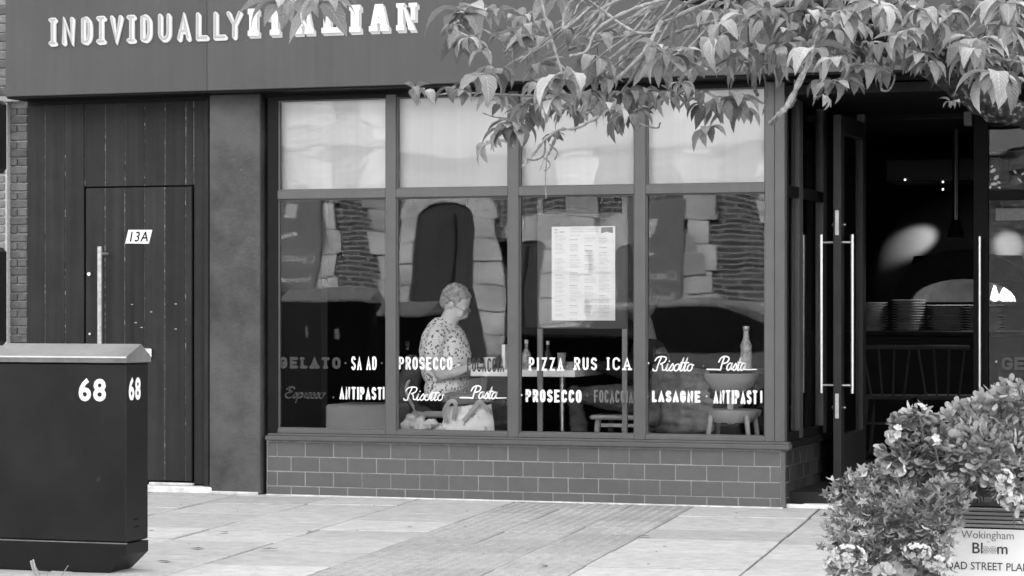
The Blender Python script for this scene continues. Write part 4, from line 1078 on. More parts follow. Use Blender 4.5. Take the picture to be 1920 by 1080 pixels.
# moulded tub chair
TC = thing('tub_chair', 'pale moulded chair with a bowl shaped back behind the fourth pane', 'chair')
a = P(1362, 700, .62); cxx = a.x
pr = [(.205, 0), (.197, -.03), (.165, -.085), (.10, -.125), (.0, -.135), (.0, -.122), (.09, -.112), (.15, -.075), (.185, -.02), (.195, 0)]
MB().lathe([(r_, z) for r_, z in pr], 28, 0, 0, Matrix.Translation((cxx, .66, a.z)), 1, .75, False).build('back', mat('moulded_shell', .30, .5, .05, 4), TC, True)
MB().box(cxx-.02, cxx+.02, .72, .76, a.z-.34, a.z-.125, .004).build('back_post', M_wood, TC)
s0 = P(1335, 770, .55); MB().lathe([(.0, -.085), (.13, -.08), (.185, -.03), (.195, .0), (.16, .008), (0, -.004)], 28, cxx+.03, .66, Matrix.Translation((0, 0, s0.z)), 1, .8).build('seat', M_wood, TC, True)
for sx_ in (-1, 1):
    for dy in (-.1, .12): MB().tube([(cxx+.03+sx_*.17, .66+dy*1.4, FZ), (cxx+.03+sx_*.12, .66+dy, s0.z-.03)], [.013, .018], 10).build('leg', M_wood, TC, True)
T2 = thing('side_table', 'small dark table carrying a glass bottle behind the fourth pane', 'table')
q = P(1400, 693, .9); MB().box(q.x-.24, q.x+.2, .72, 1.2, q.z-.03, q.z, .004).build('table_top', M_dwood, T2); MB().box(q.x-.03, q.x+.03, .93, .99, FZ, q.z-.031, .003).build('leg', M_black, T2)
bt = thing('bottle', 'tall clear ribbed water bottle on the small table at the right end of the window', 'bottle', None, (ax(1399, .82), .82, q.z))
MB().lathe([(.036, 0), (.040, .015), (.036, .06), (.041, .09), (.036, .13), (.040, .16), (.020, .21), (.017, .255), (.022, .262), (.022, .275)], 16).build('glass', mat('water_bottle', .30, .15, .5, 40), bt, True)
MB().lathe([(.0225, .2755), (.0225, .29), (0, .291)], 12).build('cap', M_steel, bt, True)

# ================================================================ INSIDE THE DOORWAY
CT = thing('service_counter', 'long dark counter carrying plates in front of the oven, inside the doorway', 'counter')
CYY = 5.2; zc = az(621, 1700, CYY)
MB().box(ax(1500, CYY), 6.5, CYY, CYY+.7, FZ, zc-.04).build('counter_body', M_dwood, CT); MB().box(ax(1495, CYY), 6.5, CYY-.05, CYY+.72, zc-.0395, zc, .005).build('counter_top', M_dwood, CT)
pm = MB().lathe([(.07, 0), (.075, .004), (.115, .017), (.123, .021), (.12, .023), (.07, .009), (0, .008)], 22).mesh('plate', mat('stoneware', .42, .7, .2, 14, spec=.1), True)
for (pxm, nn_, lab, wsc) in ((1636, 11, 'leftmost', 1.05), (1704, 12, 'second from left', 1.15), (1775, 10, 'third from left', 1.35), (1846, 10, 'rightmost', 1.35)):
    for k in range(nn_):
        wh = ('topmost stoneware plate of the %s pile on the counter' if k == nn_-1 else 'lowest stoneware plate of the %s pile on the counter' if k == 0 else 'stoneware plate inside the %s pile on the counter') % lab; o = mobj('plate', pm, None, (ax(pxm, CYY+.25)+rb.uniform(-.003, .003), CYY+.25, zc+k*.0215), (0, 0, k), (wsc, wsc, 1)); tag(o, wh, 'plate', '%s pile of plates' % lab)
M_chair = mat('chair_stain', .05, .6, .2, 8, spec=.1)
for i, (px, lab) in enumerate(((1663, 'left'), (1766, 'right'))):
    t = thing('spindle_chair', 'dark spindle backed high chair at the counter, %s of the two in the doorway' % lab, 'chair', 'high chairs at the counter')
    CYc = 4.1; xc = ax(px, CYc); zc_ = az(652, px, CYc); zs = az(742, px, CYc); w_ = .215
    MB().tube(crom([(xc-w_, CYc, zc_), (xc-w_*.5, CYc-.03, zc_+.004), (xc, CYc-.04, zc_+.005), (xc+w_*.5, CYc-.03, zc_+.004), (xc+w_, CYc, zc_)], 4), .018, 8).build('crest_rail', M_chair, t, True)
    for k in range(4):
        u = -1+2*k/3; MB().tube([(xc+u*w_*.85, CYc-.02, zc_), (xc+u*w_*.6, CYc+.03, zs)], .009, 6).build('spindle', M_chair, t, True)
    MB().box(xc-.2, xc+.2, CYc, CYc+.38, zs-.035, zs, .012).build('seat', M_chair, t)
    for sx_ in (-1, 1):
        for dy in (.03, .34): MB().tube([(xc+sx_*.2, CYc+dy+(dy-.2)*.2, FZ), (xc+sx_*.16, CYc+dy, zs-.035)], .014, 8).build('leg', M_chair, t, True)
    MB().tube([(xc-.18, CYc+.02, FZ+.25), (xc+.18, CYc+.02, FZ+.25)], .011, 6).build('stretcher', M_chair, t, True)
OV = thing('pizza_oven', 'domed pizza oven with a wide lit arched mouth behind the counter', 'oven')
OY = 6.6; M_oven = mat('oven_plaster', .07, .6, .1, 3)
xo = ax(1805, OY); ow = ax(1905, OY)-xo; z_o0 = az(566, 1800, OY)
def archp(w, h_, n=14): return [(xo+w*math.cos(math.pi*i/n), z_o0+h_*math.sin(math.pi*i/n)) for i in range(n+1)]
mb = MB(); oi = archp(ow, .20); oo = archp(ow+.16, .46)
for i in range(14):
    mb.prism([oi[i], oo[i], oo[i+1], oi[i+1]], OY, OY+.12)
mb.build('arch_surround', M_dwood, OV)
mb = MB(); vs = []; fs = []
nn = 18; ri_ = 8
for j in range(ri_+1):
    b = math.pi/2*j/ri_
    for i in range(nn+1):
        a = math.pi*i/nn; vs.append((xo+ow*1.0*math.cos(a)*math.cos(b), OY+.1+.9*math.sin(b), z_o0+.34*math.sin(a)*math.cos(b)))
for j in range(ri_):
    for i in range(nn): k = j*(nn+1)+i; fs.append([k, k+1, k+nn+2, k+nn+1])
mb.add(vs, fs); mb.build('vault', mat('vault_brick', .22, .8, .2, 8), OV, True)
MB().box(xo-1.3, xo+1.4, OY, OY+1.5, FZ, z_o0-.002).build('oven_base', M_dwood, OV)
dmb = MB().ell((xo, OY+.95, z_o0+.16), (1.0, .80, .86), 48, 32)
dmb.f = [q for q in dmb.f if not (lambda c: c.y < OY+.75 and abs(c.x-xo) < ow and c.z < z_o0+.38)(sum((Vector(dmb.v[i]) for i in q), Vector())/len(q))]; dmb.m = [0]*len(dmb.f)
dmb.build('dome', M_oven, OV, True)
fl = MB()
for k in range(9):
    fx = xo+.30+rb.uniform(-.10, .12); fl.lathe([(.0, 0), (.035, .02), (.025, .07), (0, .15+rb.uniform(-.05, .03))], 8, fx, OY+.45+rb.uniform(-.1, .1), Matrix.Translation((0, 0, z_o0)))
fl.build('flame', mat('flame', 1, .5, 0, 3, emit=.16), OV, True)
ol = bpy.data.lights.new('oven_fire_light', 'POINT'); ol.energy = .35; ol.shadow_soft_size = .08; oo_ = bpy.data.objects.new('oven_fire_light', ol); COL.objects.link(oo_); oo_.location = (xo+.12, OY+.35, z_o0+.16)
PE = thing('pendant_lamp', 'dark bell shaped pendant heat lamp hanging on a long tube inside the doorway', 'lamp', 'heat lamps over the counter')
PY = 5.45; px_ = ax(1792, PY); zr_ = az(446, 1792, PY)
MB().tube([(px_, PY, zr_+.13), (px_, PY, 2.74)], .028, 12).build('tube', mat('lamp_tube', .10, .25, .1, 5, metal=.8), PE, True)
MB().lathe([(.072, 0), (.068, .05), (.045, .11), (.028, .15), (.026, .15), (.04, .10), (.060, .05), (.066, 0)], 22, px_, PY, Matrix.Translation((0, 0, zr_)), 1, 1, False).build('shade', M_black, PE, True)
MB().lathe([(.0, .012), (.058, .012), (.06, .004), (0, .0)], 18, px_, PY, Matrix.Translation((0, 0, zr_+.004))).build('bulb', mat('bulb', 1, .5, 0, 3, emit=.25), PE, True)
pl_ = bpy.data.lights.new('pendant_light', 'SPOT'); pl_.energy = 3.2; pl_.spot_size = R(150); pl_.spot_blend = .6; pl_.shadow_soft_size = .05; po = bpy.data.objects.new('pendant_light', pl_); COL.objects.link(po); po.location = (px_, PY, zr_-.01)
for spx, tpx, tpy, en in ((1795, 1726, 438, 26), (1925, 1893, 455, 16)):
    sp = bpy.data.lights.new('oven_spot', 'SPOT'); sp.energy = en; sp.spot_size = R(22); sp.spot_blend = .8; sp.shadow_soft_size = .03
    so_ = bpy.data.objects.new('oven_spot', sp); COL.objects.link(so_); so_.location = at(spx, 349, 6.2); tg = at(tpx, tpy, 6.85); so_.rotation_euler = (tg-so_.location).to_track_quat('-Z', 'Y').to_euler()
hd = thing('extractor_hood', 'dim steel extractor hood hanging above the oven inside the doorway', 'hood')
a = at(1660, 325, 6.3); b = at(1765, 340, 6.3); MB().box(a.x, b.x+.5, 6.3, 6.9, b.z, a.z+.12, .01).build('hood_body', mat('hood_steel', .03, .4, .1, 5, metal=.6), hd)
mb = MB()
for px, py in ((1768, 341), (1768, 355), (1697, 337)):
    q = at(px, py, 6.25); mb.ell(q, (.009, .009, .009), 8, 6)
mb.build('indicator', mat('indicator', 1, .5, 0, 3, emit=.25), hd)

# ================================================================ ACROSS THE ROAD (seen only as reflections)
def mr(px, py, Y=20.0): p = at(px, py, Y); return p.x, p.z
OP = thing('opposite_building', 'sunlit brick building with pale stone quoins and arched door surrounds across the road', 'building')
OYY = -20.0
M_stone = mat('pale_stone', .34, .85, .35, 1.6, .4, 40); M_obrick = mat('dark_red_brick', .07, .9, .35, 14, .6, 60)
t_ = M_obrick.node_tree; br = t_.nodes.new('ShaderNodeTexBrick'); br.inputs['Scale'].default_value = 1; br.inputs['Color1'].default_value = (.075,)*3+(1,); br.inputs['Color2'].default_value = (.035,)*3+(1,); br.inputs['Mortar'].default_value = (.26,)*3+(1,)
br.inputs['Mortar Size'].default_value = .008; br.inputs['Brick Width'].default_value = .225; br.inputs['Row Height'].default_value = .075; tcb = t_.nodes.new('ShaderNodeTexCoord'); mpb = t_.nodes.new('ShaderNodeMapping'); mpb.inputs['Rotation'].default_value = (R(90), 0, 0)
t_.links.new(tcb.outputs['Object'], mpb.inputs[0]); t_.links.new(mpb.outputs[0], br.inputs['Vector']); t_.links.new(br.outputs[0], t_.nodes['Principled BSDF'].inputs['Base Color'])
M_stone2 = mat('grey_stone', .20, .85, .14, 3, .4, 40)
M_sash = mat('sash_paint', .5, .5, .1, 5); M_oglass = mat('far_glass', .07, .08, .1, 2)
MB().box(-26, 14, OYY-8, OYY, 0, 9.5).build('wall', M_obrick, OP)
qm = {w_: MB().box(-w_/2, w_/2, 0, .09, .007, .343, .006).mesh('quoin', M_stone) for w_ in (.34, .52)}
def quoins(px, z1=4.6):
    x = mr(px, 500)[0]
    k = 0; z = .02
    while z < z1: mobj('quoin', qm[.52 if k % 2 else .34], OP, (x, OYY+.001, z)); z += .35; k += 1
def surround(px0, px1, zspring, door=True):
    x0, x1 = mr(px0, 500)[0], mr(px1, 500)[0]; mbb = MB(); w_ = .30
    for a, b, sg2 in ((x0-w_, x0, -1), (x1, x1+w_, 1)):
        zz = 0; kk = 0
        while zz < zspring-.01:
            e_ = .17*(kk % 2); hh_ = min(.34, zspring-zz); mbb.box(a-(e_ if sg2 < 0 else 0), b+(e_ if sg2 > 0 else 0), OYY, OYY+(.13 if kk % 2 else .10), zz+.006, zz+hh_-.006, .006); zz += .34; kk += 1
    n_ = 11; cx_, rr_ = (x0+x1)/2, (x1-x0)/2
    for i in range(n_):
        t0, t1 = math.pi*i/n_+.008, math.pi*(i+1)/n_-.008
        mbb.prism([(cx_+rr_*math.cos(t0), zspring+rr_*.38*math.sin(t0)), (cx_+(rr_+w_*1.2)*math.cos(t0), zspring+(rr_*.38+w_*1.4)*math.sin(t0)), (cx_+(rr_+w_*1.2)*math.cos(t1), zspring+(rr_*.38+w_*1.4)*math.sin(t1)), (cx_+rr_*math.cos(t1), zspring+rr_*.38*math.sin(t1))], OYY, OYY+.10)
    mbb.build('arched_surround', M_stone, OP)
    if door:
        MB().box(x0+.002, x1-.002, OYY+.003, OYY+.03, 0, zspring+rr_*.36).build('door', mat('opposite_door', .035, .5, .3, 3), OP); MB().box(cx_-.015, cx_+.015, OYY+.03, OYY+.05, 0, zspring).build('door_mullion', M_dwood, OP)
    else:
        MB().box(x0+.002, x1-.002, OYY+.003, OYY+.03, .9, zspring+rr_*.36).build('window', M_oglass, OP)
        MB().box(cx_-.03, cx_+.03, OYY+.03, OYY+.06, .9, zspring+.6).build('sash_bar', M_sash, OP); MB().box(x0, x1, OYY+.03, OYY+.06, zspring-.35, zspring-.28).build('sash_bar', M_sash, OP)
for px in (604, 712, 1092, 1312, 1440, 330): quoins(px)
surround(790, 892, 2.35); surround(985, 1045, 2.1); surround(440, 500, 2.1, False); surround(1540, 1640, 2.2); surround(1150, 1262, 2.0, True)
MB().box(-26, 14, OYY, OYY+.14, 3.60, 3.74, .02).build('string_course', M_stone2, OP)
MB().box(-26, 14, OYY, OYY+.05, 3.741, 7.6).build('upper_render', mat('cream_render', .22, .9, .08, 2), OP)
for i in range(9):
    x = -18+i*3.1; MB().box(x, x+1.0, OYY+.101, OYY+.13, 5.6, 7.2).build('window', M_oglass, OP); MB().box(x+.47, x+.53, OYY+.131, OYY+.15, 5.6, 7.2).build('sash_bar', M_sash, OP)
for px in (1235, 562):
    x, z = mr(px, 505); sg = node('sign', OP)
    MB().box(x-.42, x+.42, OYY+.125, OYY+.16, z-.9, z+.95, .01).build('sign_panel', mat('sign_grey', .12, .5, .05, 4), sg)
    for tx, dz in (('Customer', -.15), ('Service Point', -.42)):
        me = text_mesh(tx, .17 if dz > -.3 else .12, mat('sign_print', .36, .5, .05, 9), 'lettering', .002, 'CENTER', .002); mobj('lettering', me, sg, (x, OYY+.163, z+dz), (0, 0, math.pi))
    MB().prism([(x-.10, z+.50), (x+.08, z+.47), (x+.10, z+.70), (x-.08, z+.73)], OYY+.161, OYY+.166).build('emblem', mat('sign_print', .36), sg); MB().box(x-.16, x+.16, OYY+.161, OYY+.166, z+.20, z+.25).build('emblem', mat('sign_print', .36), sg)
# row of cabinets by the kerb, out of the picture on the left
C2 = []
for i, (x, w_, d_, hh, lab) in enumerate(((-7.75, 1.15, .45, 1.32, 'widest dark street cabinet with a flat pale top, beyond the left edge of the photo'), (-6.45, .72, .4, 1.22, 'narrow dark street cabinet beside the kerb, between a wide one and a squat one'), (-5.6, .62, .4, 1.10, 'squat dark street cabinet at the end of the row near the parked car'))):
    t = thing('street_cabinet', lab, 'cabinet', 'row of street cabinets by the kerb', (x, -6.9, 0))
    MB().box(0, w_, -d_, 0, 0, hh, .01).build('body', M_cab, t); lq = MB(); yz2 = [(.03, hh+.001), (.03, hh+.02), (-d_*.5, hh+.13), (-d_-.03, hh+.02), (-d_-.03, hh+.001)]; lq.add([(-.03, y, z) for y, z in yz2]+[(w_+.03, y, z) for y, z in yz2], [[4, 3, 2, 1, 0], [5, 6, 7, 8, 9]]+[[i_, (i_+1) % 5, (i_+1) % 5+5, i_+5] for i_ in range(5)]); lq.build('lid', mat('pale_lid', .62, .5, .1, 5), t)
    for k in (.3, .7): MB().box(w_*k-.02, w_*k+.02, .001, .02, hh*.72, hh*.80, .003).build('handle', M_steel, t)
# parked car
CR = thing('parked_car', 'silver hatchback parked along the kerb across from the shop window, seen in the reflection', 'car', None, (-5.4, -10.2, -.11))
prof = [(0, .35), (.02, .62), (.10, .78), (.75, .90), (1.25, 1.38), (1.6, 1.46), (2.7, 1.46), (3.25, 1.30), (3.72, .95), (3.85, .80), (3.88, .38), (3.7, .24), (.2, .24)]
mb = MB(); ny = 8; vs = []; fs = []
for j in range(ny+1):
    t = j/ny*2-1; y = .86*t
    for x, z in prof:
        k = 1-.12*abs(t)**4; inset = .13*max(0, (z-.85)/.6)*1
        vs.append((1.94+(x-1.94)*(1-.03*abs(t)**3), y*(1-inset), .24+(z-.24)*(1-.05*abs(t)**4)))
npf = len(prof)
for j in range(ny):
    for i in range(npf): fs.append([j*npf+i, j*npf+(i+1) % npf, (j+1)*npf+(i+1) % npf, (j+1)*npf+i])
fs.append(list(range(npf))); fs.append([ny*npf+i for i in range(npf)][::-1])
mb.add(vs, fs); mb.build('body', mat('silver_paint', .65, .25, .03, 3, metal=.0, coat=.8), CR, True)
for s in (-1, 1):
    sg_ = MB(); yy = s*.80
    sg_.prism([(.95, .93), (1.36, 1.33), (1.95, 1.38), (1.95, .93)], yy-.012*s, yy+.02*s); sg_.prism([(2.0, .93), (2.0, 1.38), (2.65, 1.37), (3.3, .98), (3.3, .93)], yy-.012*s, yy+.02*s)
    sg_.build('side_window', M_oglass, CR)
    for x in (.75, 3.1):
        w_ = node('wheel', CR); MB().tube([(x, s*.68, .31), (x, s*.87, .31)], .31, 24).build('tyre', M_black, w_, True); MB().tube([(x, s*.86, .31), (x, s*.885, .31)], [.20, .18], 16).build('rim', M_steel, w_, True)
    MB().ell((.10, s*.62, .66), (.10, .16, .08), 10, 6).build('headlight', M_white, CR, True); MB().box(3.80, 3.87, s*.55, s*.78, .72, .86, .01).build('tail_light', mat('lamp_red', .1, .2), CR)
    MB().box(2.0, 2.01, s*.861, s*.866, .35, .9).build('door_seam', M_black, CR); MB().ell((1.1, s*.93, .98), (.07, .06, .05), 8, 6).build('mirror', M_black, CR, True)
mb = MB(); mb.add([(.80, -.62, .93), (.80, .62, .93), (1.24, .56, 1.375), (1.24, -.56, 1.375)], [[0, 1, 2, 3]]); mb.build('windscreen', M_oglass, CR)

# ================================================================ CHERRY TREE
TR = thing('cherry_tree', 'cherry tree with mossy limbs and drooping leaves hanging in front of the fascia and doorway', 'tree')
rt_ = random.Random(21)
def PT(px, py, d): return dp(px, py, d)
tk = PT(2330, 900, 9.6); tkx, tky = tk.x, tk.y
trunk = crom([(tkx, tky, -.03), (tkx-.02, tky, .8), (tkx+.03, tky, 1.6), PT(2240, 430, 9.6)], 6)
MB().tube(trunk, [.20-.004*i for i in range(len(trunk))], 14).build('trunk', M_dbark, TR, True)
def rough_tube(pts, r0, r1, n=12, amp=.34, seg=7):
    P_ = crom(pts, seg); mb = MB(); L_ = len(P_); mb.tube(P_, [r0+(r1-r0)*i/(L_-1) for i in range(L_)], n)
    nv = []
    for i, v in enumerate(mb.v):
        c = P_[min(i//n, L_-1)]; v = Vector(v); d_ = v-c; nv.append(tuple(c+d_*(1+amp*noise.noise(v*28)+amp*.6*noise.noise(v*70))))
    mb.v = nv; return mb
LIMB = [([(2250, 460), (2080, 330), (1935, 225), (1850, 195), (1760, 135), (1670, 85), (1590, 50)], 9.6, .058, .040, M_dbark),
        ([(2200, 330), (2050, 215), (1930, 130), (1830, 120), (1740, 85), (1650, 40), (1560, 10), (1420, 10), (1310, -2), (1180, -30)], 9.9, .060, .018, M_dbark),
        ([(2150, 200), (2000, 60), (1880, -20), (1700, -60), (1500, -70)], 9.4, .05, .02, M_dbark),
        ([(1566, -40), (1572, 40), (1580, 100), (1590, 150)], 9.35, .024, .017, M_bark),
        ([(1560, 8), (1480, 12), (1400, 8), (1330, -4)], 9.8, .028, .02, M_dbark)]
for pts, d, r0, r1, m in LIMB:
    rough_tube([PT(x, y, d+.05*math.sin(i*1.7)) for i, (x, y) in enumerate(pts)], r0, r1).build('limb', m, TR, True)
TW = [([(1330, -10), (1290, 5), (1200, 60), (1130, 75), (1065, 92)], .0085), ([(1260, -5), (1180, 20), (1120, 55), (1100, 95), (1068, 105)], .007), ([(1350, -5), (1260, 35), (1190, 75), (1130, 120), (1085, 135)], .008),
      ([(1290, 10), (1270, 30), (1256, 90), (1250, 150), (1257, 172), (1240, 190), (1215, 204), (1190, 205)], .0095), ([(1500, -5), (1450, 12), (1400, 30), (1330, 42), (1270, 60), (1240, 75)], .009),
      ([(1540, 20), (1500, 30), (1460, 70), (1425, 110), (1415, 160), (1420, 178)], .010), ([(1545, 45), (1530, 85), (1510, 130), (1478, 195), (1460, 215), (1445, 231)], .013), ([(1492, 150), (1491, 182), (1483, 200), (1473, 201)], .007),
      ([(1240, 40), (1205, 100), (1150, 155), (1120, 190), (1100, 215)], .008), ([(1255, 30), (1215, 80), (1195, 130), (1165, 175), (1150, 215)], .007), ([(1230, 30), (1180, 100), (1140, 130), (1100, 150)], .006),
      ([(1240, 60), (1190, 60), (1130, 20), (1090, -10)], .006), ([(1150, -20), (1120, 40), (1105, 60), (1090, 95)], .0065), ([(1090, -20), (1060, 20), (1055, 55)], .006),
      ([(1120, 220), (1080, 240), (1050, 243), (1022, 262), (1000, 290), (980, 312)], .0065), ([(1045, 250), (1035, 275), (1028, 290)], .006), ([(1022, 262), (1020, 290), (1003, 300), (985, 297)], .004), ([(1030, 270), (1045, 285), (1040, 300)], .004), ([(1020, 296), (1012, 320)], .003), ([(1021, 296), (1031, 306), (1028, 316), (1020, 320)], .003),
      ([(1026, 290), (1023, 330), (1024, 372)], .0026), ([(1712, -5), (1680, 12), (1640, 24), (1612, 55), (1590, 80)], .007), ([(1874, -10), (1870, 50), (1862, 110), (1853, 150)], .010), ([(1860, 108), (1885, 112), (1925, 118)], .007),
      ([(1000, 60), (960, 95), (945, 90)], .004), ([(860, 60), (880, 68), (900, 62)], .004), ([(960, 90), (905, 55), (880, 50)], .005), ([(1000, 180), (955, 178), (905, 175), (850, 175), (815, 178), (790, 172)], .0045), ([(960, 222), (930, 220), (905, 212)], .003),
      ([(1330, 130), (1370, 110), (1400, 135)], .005), ([(1390, 200), (1350, 205), (1300, 185), (1240, 160)], .005), ([(1160, 175), (1190, 225), (1230, 240), (1238, 230)], .004), ([(1375, 80), (1378, 120), (1370, 165)], .0045), ([(1430, 130), (1438, 175), (1430, 215)], .004),
      ([(1655, 130), (1652, 165), (1665, 170), (1675, 155), (1678, 140)], .005), ([(1555, 60), (1572, 95), (1560, 120), (1545, 125), (1545, 115)], .004), ([(1600, 60), (1600, 100), (1594, 130)], .004),
      ([(1750, 70), (1790, 75), (1830, 40)], .005), ([(640, -60), (610, -20), (600, 0)], .005), ([(560, -60), (535, -20), (532, 2)], .004), ([(1120, -60), (900, -90), (700, -80), (540, -60)], .012), ([(1000, -70), (1010, -20), (1030, 60), (1055, 140)], .006), ([(880, -80), (868, -20), (862, 20)], .005)]
for a in range(26):
    x, y = rt_.uniform(1080, 1420), rt_.uniform(-15, 20); L_ = rt_.uniform(90, 200); an = rt_.uniform(.5, 1.0)
    TW.append(([(x, y), (x-L_*.3*math.cos(an)+rt_.uniform(-8, 8), y+L_*.3*math.sin(an)), (x-L_*.65*math.cos(an)+rt_.uniform(-10, 10), y+L_*.6*math.sin(an)+rt_.uniform(-8, 8)), (x-L_*math.cos(an), y+L_*math.sin(an)*.9)], rt_.uniform(.0025, .0055)))
for pts, r0 in TW:
    d0_ = rt_.uniform(8.9, 9.7); P3 = crom([PT(x, y, d0_+rt_.uniform(-.06, .06)) for x, y in pts], 5)
    L_ = len(P3); rr_ = [r0*(1.0-.35*i/L_)*(1+.30*math.sin(i*2.3)) for i in range(L_)]
    MB().tube(P3, rr_, 7).build('twig', M_bark, TR, True)
# leaves
def leaf_mesh(L_, W_, droop, twist, m, seed):
    r_ = random.Random(seed); n = 9; vs = []; fs = []; x = z = 0; ang = R(18)*1.0
    step = L_/n; cx_ = []
    for i in range(n+1):
        cx_.append((x, z, ang)); x += step*math.cos(ang); z += step*math.sin(ang); ang -= droop/n*(1.5 if i < 4 else .7)
    for i in range(n+1):
        t = i/n; w_ = W_*1.15*(math.sin(math.pi*min(1, t**.80))**.9)*(1-.35*t) if 0 < t < 1 else .0012
        x, z, a = cx_[i]; tw = twist*t
        for k in (-1, -.55, 0, .55, 1):
            ww = w_*.5*(1+(.09 if i % 2 else -.05)*(abs(k) == 1)); fold = .30*abs(k)*w_*.5+.05*w_*math.sin(t*9+k*2)
            vein = (.0016 if i % 2 else 0)*(abs(k) > .3)
            yy = k*ww; nx_, nz_ = -math.sin(a), math.cos(a)
            vs.append((x+nx_*(fold+vein)+0, yy*math.cos(tw), z+nz_*(fold+vein)+yy*math.sin(tw)))
    for i in range(n):
        for k in range(4): fs.append([i*5+k, i*5+k+1, i*5+k+6, i*5+k+5])
    p = len(vs); vs += [(-.02, -.001, -.004), (-.02, .001, -.004), (.0, .0012, 0), (0, -.0012, 0)]; fs.append([p, p+1, p+2, p+3])
    me = bpy.data.meshes.new('leaf'); me.from_pydata(vs, [], fs); me.materials.append(m); me.polygons.foreach_set('use_smooth', [True]*len(fs))
    uvv = [(i/n, (k-2)/2) for i in range(n+1) for k in range(5)]+[(0, 0)]*4; ul = me.uv_layers.new(name='UVMap')
    ul.data.foreach_set('uv', [c for lp in me.loops for c in uvv[lp.vertex_index]]); return me
LM = []
for mi in range(3):
    for k in range(6):
        LM.append((leaf_mesh(1.0, rt_.uniform(.35, .47), R((70, 88, 100, 118, 96, 52)[k]), rt_.uniform(-.7, .7), M_leaf[mi], mi*10+k), mi))
ROS = [(528, 8, 78, 0), (600, 4, 92, 0), (560, -8, 80, 2), (640, -6, 60, 0), (1045, -10, 70, 0),
  (878, 26, 75, 0), (866, 22, 88, 1), (930, 22, 40, 0), (1005, 72, 85, 1), (1060, 148, 92, 1), (902, 140, 88, 1), (930, 130, 60, 0), (778, 166, 48, 0), (798, 168, 42, 0), (875, 82, 48, 1), (880, 75, 40, 0), (955, 58, 55, 0), (985, 30, 45, 1), (850, 165, 50, 2), (870, 172, 42, 0),
  (1115, 112, 78, 0), (1130, 130, 55, 0), (1060, 55, 40, 2), (1080, 70, 52, 0), (1010, 40, 40, 0), (1190, 110, 62, 0), (1258, 105, 78, 1), (1285, 112, 80, 0), (1245, 120, 72, 1), (1350, 68, 80, 1), (1335, 75, 70, 0), (1420, 42, 70, 0), (1480, 95, 85, 2), (1465, 85, 80, 0), (1322, 198, 62, 2), (1328, 240, 56, 0), (1390, 205, 68, 0), (1372, 190, 70, 1),
  (1165, 222, 58, 2), (1185, 215, 52, 2), (1170, 205, 60, 0), (950, 245, 62, 0), (965, 232, 62, 2), (1035, 255, 34, 2), (985, 215, 58, 2), (1000, 195, 62, 0), (930, 180, 52, 1), (1080, 205, 60, 0), (1020, 178, 62, 0), (1130, 180, 55, 2), (1210, 170, 45, 0), (920, 270, 50, 0), (940, 195, 45, 2),
  (1150, 205, 50, 1), (1100, 175, 60, 0), (1060, 205, 55, 2), (1040, 185, 60, 1), (1240, 175, 48, 0), (1270, 185, 42, 0), (1300, 170, 45, 2), (1310, 175, 50, 0),
  (1530, 62, 72, 0), (1500, 105, 78, 0), (1520, 92, 85, 1), (1580, 150, 58, 0), (1560, 155, 52, 1), (1617, 128, 62, 1), (1640, 120, 55, 0), (1655, 85, 60, 0), (1700, 58, 55, 1), (1748, 38, 70, 1), (1735, 30, 70, 0), (1790, 22, 60, 2), (1815, 82, 90, 1), (1830, 76, 84, 1), (1866, 142, 88, 1), (1880, 150, 82, 1), (1885, 10, 82, 1), (1895, 15, 75, 0), (1835, 5, 60, 0), (1905, 80, 62, 0), (1905, 150, 60, 0),
  (1600, 25, 62, 0), (1565, 5, 70, 0), (1700, 5, 62, 0), (1650, 10, 66, 1), (1440, 118, 62, 2), (1395, 125, 58, 0), (1665, 128, 50, 0), (1782, 190, 30, 1), (1790, 192, 28, 1), (1720, 100, 55, 2), (1770, 60, 55, 2), (1690, 110, 45, 0), (1610, 95, 50, 2), (1540, 150, 50, 2), (1480, 40, 62, 0), (1450, 20, 60, 2), (1500, 15, 60, 0), (1545, 180, 34, 1), (1640, 60, 60, 2), (1670, 40, 62, 0), (1730, 70, 62, 0), (1860, 60, 60, 2), (1800, 110, 50, 0), (1920, 40, 70, 0), (1930, 110, 70, 2), (1690, 70, 55, 1),
  (1170, 60, 45, 0), (1220, 40, 45, 2), (1300, 50, 50, 0), (1380, 20, 55, 0), (1390, 100, 55, 1), (1410, 90, 60, 0), (1290, 20, 50, 0), (1120, 20, 45, 0)]
for k in range(34):
    x = rt_.uniform(850, 1420); ROS.append((x, rt_.uniform(20, 100) if x < 1000 else rt_.uniform(-10, 215), rt_.uniform(34, 58), rt_.choice([0, 0, 1, 2])))
for k in range(22):
    ROS.append((rt_.uniform(1420, 1920), rt_.uniform(20, 130), rt_.uniform(40, 62), rt_.choice([0, 1, 2])))
for k in range(46):
    x = rt_.uniform(1420, 1990); ROS.append((x, rt_.uniform(-70, 60 if x < 1600 else 110), rt_.uniform(45, 70), rt_.choice([0, 0, 1, 2])))
LV = []
